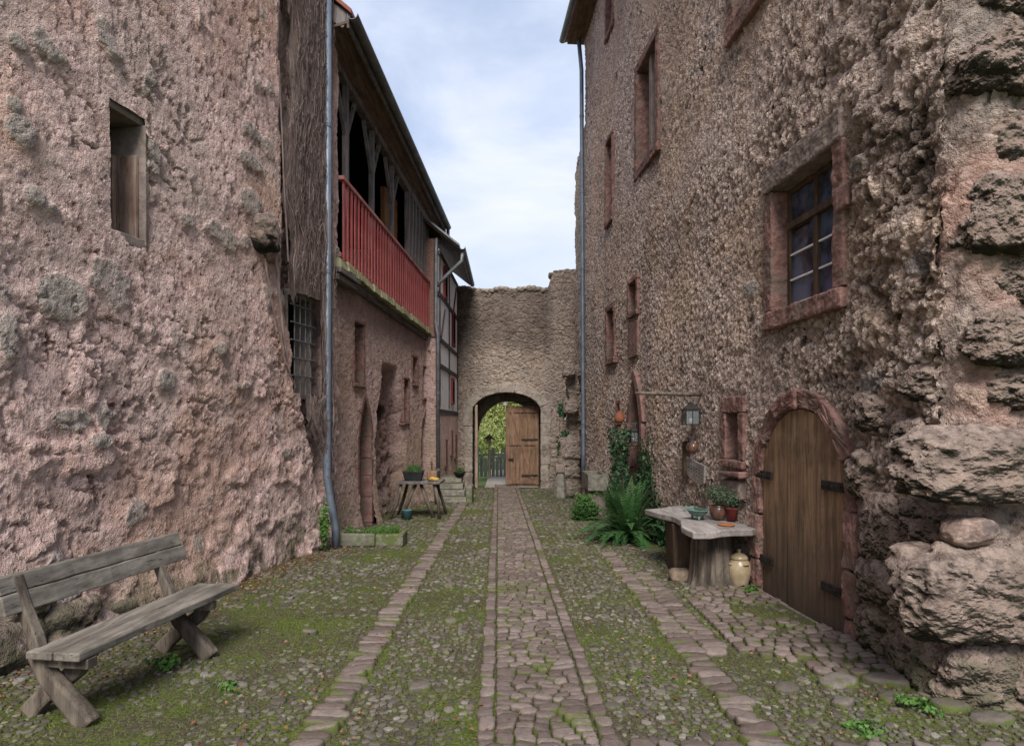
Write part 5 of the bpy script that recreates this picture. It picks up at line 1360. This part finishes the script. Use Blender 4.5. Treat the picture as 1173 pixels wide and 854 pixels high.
def ivw(n):
    out=[]
    while len(out)<n:
        s=random.uniform(8.2,11.5); z=random.uniform(-.25,1.5); 
        lim=.45+1.15*math.exp(-((s-11.1)/.40)**2)+.25*math.sin(s*3)*.5
        if z<lim*(.65+.5*random.random()): out.append((s,z))
    A=np.array(out); P=RW.arr(A[:,0],A[:,1],.06+0*A[:,0]); return P,np.tile(np.array(RW.n[:]),(n,1))
ivysheet('ivy','ivy creeping over the wall foot between pointed doorway and slab table',ivw,3200,tuple(RW.P(11,gz(11),.05)),thick=.16)
# twig plants on the wall in the gate corner
def ivg(n):
    z=rng.uniform(-.35,2.3,n); k=z>0; x=1.30+.09*np.sin(z*5)+rng.normal(0,.07,n)+.28*(z<.5)*0
    keep=fbm(z*2.2,0*z,4.)>.42; x=x[keep]; z=z[keep]; m=len(x)
    idx=rng.integers(0,m,n); return np.stack([1.62+.06*np.sin(z[idx]*5)+rng.normal(0,.06,n),19.0+0*z[idx]+.4,z[idx]],-1)+np.array([-.05,0,0]),np.tile(np.array([-.3,-1,0]),(n,1))
ivysheet('ivy','thin climbing green plant on the wall right of the gate',ivg,600,(1.58,19.3,gz(19)),size=.08)
# blue and white pennant
PN=thing('pennant','small blue and white pennant fixed to the wall right of the gate','flag',(1.72,20.6,2.15))
mb=MB(); mb.tube([(1.62,20.6,2.5),(1.76,20.55,1.75)],.01,5); mb.build('staff',M['iron'],PN)
mb=MB(); mb.add([(1.70,20.5,2.42),(1.82,20.48,2.30),(1.86,20.5,1.98),(1.74,20.5,2.05)],[(0,1,2,3)]); mb.build('blue_field',M['bluec'],PN)
mb=MB(); mb.add([(1.66,20.49,2.30),(1.74,20.47,2.22),(1.72,20.49,1.80),(1.64,20.49,1.9)],[(0,1,2,3)]); mb.build('white_field',M['candle'],PN)
# bollard
by=18.0; bx=1.36
BO=thing('stone_bollard','tapering grey stone bollard with a block on top beside the gate','bollard',(bx,by,gz(by)))
mb=MB(); g_=gz(by); mb.lathe([(.20,-.02),(.19,.12),(.16,.5),(.13,.68)],(bx,by,g_),6); mb.build('shaft',M['greystone'],BO,bevel=.03)
mb=MB(); mb.box((bx-.01,by,g_+.81),(.27,.26,.24)); mb.build('cap_block',M['sandg'],BO,bevel=.03)
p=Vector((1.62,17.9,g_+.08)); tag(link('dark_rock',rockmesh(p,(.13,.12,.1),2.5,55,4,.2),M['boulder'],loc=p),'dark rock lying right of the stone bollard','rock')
# right trough
TR=thing('stone_trough','rectangular grey stone trough on a plinth below the far downpipe','trough',(1.9,14.6,gz(14.6)))
mb=MB(); g_=gz(14.6)
for (a,b,c,d) in ((1.66,2.1,14.0,14.09),(1.66,2.1,15.1,15.19),(1.66,1.75,14.092,15.098),(2.01,2.1,14.092,15.098)): mb.box(((a+b)/2,(c+d)/2,.42),(b-a,d-c,.36))
mb.build('basin',M['greystone'],TR,bevel=.015)
mb=MB(); mb.box((1.88,14.6,.25),(.26,1.0,.04)); mb.build('water',M['glass'],TR)
mb=MB(); mb.box((1.88,14.6,(.24+g_)/2),(.36,.95,.24-g_)); mb.build('plinth',M['sandg'],TR,bevel=.02)
# fern
def fern(name,label,c,nf,L0,mat,group=None):
    t=thing(name,label,'fern',c,group); PV=[];T=[];rn=[];mb=MB()
    for f in range(nf):
        a=random.uniform(0,6.28); L_=L0*random.uniform(.55,1.15); el=random.uniform(.45,1.45)
        n=26; p=Vector(c)+Vector((math.cos(a),math.sin(a),0))*.05; d=Vector((math.cos(a)*math.cos(el),math.sin(a)*math.cos(el),math.sin(el)))
        side=d.cross(Vector((0,0,1))).normalized(); pts=[p.copy()]; br=random.random()
        for i in range(n):
            p=p+d*(L_/n); d=(d+Vector((0,0,-.045-.03*i/n))).normalized(); pts.append(p.copy())
            t_=(i+1)/n; pl=.125*L_*math.sin(math.pi*min(1,t_**.75*.96+.03))*1.1
            if pl<.01: pl=.012
            up=side.cross(d).normalized()
            for sg in(-1,1):
                tip=p+side*sg*pl+d*pl*.35-up*pl*.2*-1*random.uniform(-.6,.9); w=d*(L_/n*.46)
                m1=p.lerp(tip,.4)
                b=len(PV); PV+= [tuple(p-w*.5),tuple(m1-w*.9),tuple(tip),tuple(m1+w*.9)]; T.append((b,b+1,b+2,b+3)); v=min(1,max(0,.25+.5*br*.8+.3*t_*random.random()+.15*(p.z-c[2])));rn+=[v]*4
        mb.tube(pts[::3],[.006*(1-.7*k/9) for k in range(len(pts[::3]))],4,False)
    link('fronds',npmesh(PV,quads=T,attrs={'rnd':rn},smooth=False),M[mat],t); mb.build('stem',M['bark'],t)
fern('fern','large bushy green fern growing at the foot of the right wall',(1.90,10.6,gz(10.5)),130,1.0,'fern')
fern('fern','smaller fern clump behind the large fern near the trough',(1.95,11.6,gz(11.6)),38,.75,'fern')
BU=thing('bush','low leafy bright green bush left of the ferns in front of trough','bush',(1.55,13.3,gz(13.3)))
leafball('leaves',(1.55,13.3,gz(13.3)+.24),(.34,.36,.26),1700,.07,M['bush'],BU,clump=14)
mb=MB()
for k in range(8): a=k*.8; mb.tube([(1.55,13.3,gz(13.3)),(1.55+.2*math.cos(a),13.3+.2*math.sin(a),gz(13.3)+.3)],.006,4)
mb.build('stem',M['bark'],BU)
# weeds
wd=[((2.60,6.98,gz(7)),.09,.10,90,.045,'broad-leaved weed between the stoneware jar and the cellar door'),
    ((2.52,4.02,gz(4)),.16,.07,220,.030,'patch of fine bright weeds in the paving near the corner boulders'),
    ((2.05,3.75,gz(4)),.14,.05,160,.028,'flat patch of small weeds in front of the corner boulders'),
    ((-2.55,4.75,gz(5)),.10,.12,120,.04,'leafy weed growing under the bench seat'),
    ((-1.9,4.35,gz(4.4)),.08,.06,70,.032,'little leafy weed on the ground in front of the bench'),
    ((-1.25,17.0,gz(17)),.15,.25,120,.05,'yellowish weed beside the stone steps')]
for c,r,h,n,l,lab in wd: weed('weed',lab,c,r,h,n,l)

# ================================================================ BEYOND THE GATE
def tree(label,c,h,r,n,mat,group='trees beyond the gate'):
    t=thing('tree',label,'tree',c,group); mb=MB()
    mb.tube([c,(c[0]+.05,c[1],c[2]+h*.35),(c[0]-.05,c[1]+.1,c[2]+h*.7)],[.16,.12,.05],8)
    for k in range(7): a=k*.9; mb.tube([(c[0],c[1],c[2]+h*(.3+.05*k)),(c[0]+r*.6*math.cos(a),c[1]+r*.6*math.sin(a),c[2]+h*(.5+.05*k))],[.05,.015],5)
    mb.build('trunk',M['bark'],t)
    leafball('crown',(c[0],c[1],c[2]+h*.6),(r,r,h*.42),n,.16,M[mat],t,clump=26)
tree('tree with yellow-green leaves high in the gate opening',(-1.0,33,-.5),7.5,3.2,14000,'treey')
tree('pale green tree filling the middle of the gate opening',(-2.6,37,-.6),7,3.6,12000,'treep')
tree('rounded green tree further right beyond the gate',(1.6,38,-.6),6,3.0,6000,'treey')
tree('pale bush-like tree far behind the garden fence',(-.6,44,-.9),5.5,5.0,14000,'treep')
tree('tall yellow-green tree at the far left beyond gate',(-5.5,42,-.7),7,3.5,6000,'treey')
HG=thing('hedge','tall pale yellow-green hedge filling the view behind the garden fence','hedge',(-1.0,31,-.55))
leafball('leaves',(-1.0,31,1.6),(3.2,.9,2.2),16000,.13,M['treep'],HG,clump=30)
mb=MB()
for k in range(9): mb.tube([(-3+.5*k,31,-.55),(-3.1+.5*k+.2*math.sin(k),31,1.4)],[.04,.015],5)
mb.build('stem',M['bark'],HG)
FN=thing('plank_fence','upright grey plank fence in the garden beyond the gate','fence',(-.8,26.5,gz(26)))
for k,x in enumerate(np.arange(-1.55,.6,.16)):
    if -1.05<x<-.98: continue
    mb=MB(); hh=1.0+.25*math.sin(k*1.7); mb.box((x,26.5,gz(26.5)+hh/2),(.13,.03,hh)); mb.build('fence_board',M['greyw'],FN)
mb=MB(); mb.box((-.5,26.55,gz(26.5)+.9),(2.3,.05,.08)); mb.build('rail',M['greyw'],FN)
BH=thing('bird_feeder','small roofed bird feeder on a pale post beyond the gate','bird feeder',(-.88,25.5,gz(25.5)))
mb=MB(); mb.box((-.88,25.5,gz(25.5)+.7),(.07,.07,1.4)); mb.build('post',M['gatew2'],BH)
mb=MB(); zt=gz(25.5)+1.4; mb.box((-.88,25.5,zt),(.3,.3,.02)); mb.box((-.88,25.5,zt+.1),(.16,.16,.18)); mb.build('feeder_box',M['gatew2'],BH)
mb=MB(); mb.prism([(-.24,zt+.16),(.24,zt+.16),(0,zt+.36)],lambda a,b,d:Vector((-.88+a,25.5+d,b)),-.2,.2); mb.build('roof',M['plankb'],BH)

# ================================================================ SKY, LIGHT, CAMERA
w=bpy.data.worlds.new('World'); bpy.context.scene.world=w; w.use_nodes=True; nt=w.node_tree; g=G(nt)
bg=nt.nodes['Background']
sky=g.n('ShaderNodeTexSky'); sky.sky_type='NISHITA'; sky.sun_disc=False; sky.sun_elevation=R(46); sky.sun_rotation=R(200); sky.air_density=1.2; sky.dust_density=2
co=g.n('ShaderNodeTexCoord').outputs['Generated']
cm=g.map(co,scale=(1,1,2.2)); n=g.noise(cm,2.6,6,.55,.4); n2=g.noise(cm,1.1,3,.5)
cl=g.rng(g.mth('MULTIPLY_ADD',n2,.5,n),.58,.88)
skc=g.mix(1,sky.outputs[0],(1,1,1),'MULTIPLY')
sc=g.n('ShaderNodeVectorMath',operation='SCALE'); g.l(sky.outputs[0],sc.inputs[0]); sc.inputs[3].default_value=1.0
clouds=g.ramp(n,[(.3,(3.9,4.75,6.5)),(.5,(4.9,5.45,6.8)),(.68,(6.0,6.25,7.0))])
mixc=g.mix(g.mth('MULTIPLY_ADD',cl,.35,.62),sc.outputs[0],clouds)
g.l(mixc,bg.inputs[0]); bg.inputs[1].default_value=.162
sun=bpy.data.lights.new('sun','SUN'); sun.energy=5.0; sun.angle=R(24); sun.color=(1,.95,.88)
so=bpy.data.objects.new('sun',sun); C.objects.link(so); so.rotation_euler=(R(44),0,R(0))
cam=bpy.data.cameras.new('camera'); co_=bpy.data.objects.new('camera',cam); C.objects.link(co_)
co_.location=(0,0,CZ); co_.rotation_euler=(R(90),0,0)
cam.sensor_width=36; cam.lens=36*F/1173; cam.shift_y=(HY-427)/1173; cam.shift_x=-(CX-586.5)/1173
cam.clip_end=1000
bpy.context.scene.camera=co_
sn=bpy.context.scene
sn.cycles.max_bounces=6; sn.cycles.diffuse_bounces=4; sn.cycles.glossy_bounces=2; sn.cycles.transparent_max_bounces=4
sn.view_settings.view_transform='Standard'; sn.view_settings.look='None'; sn.view_settings.exposure=0
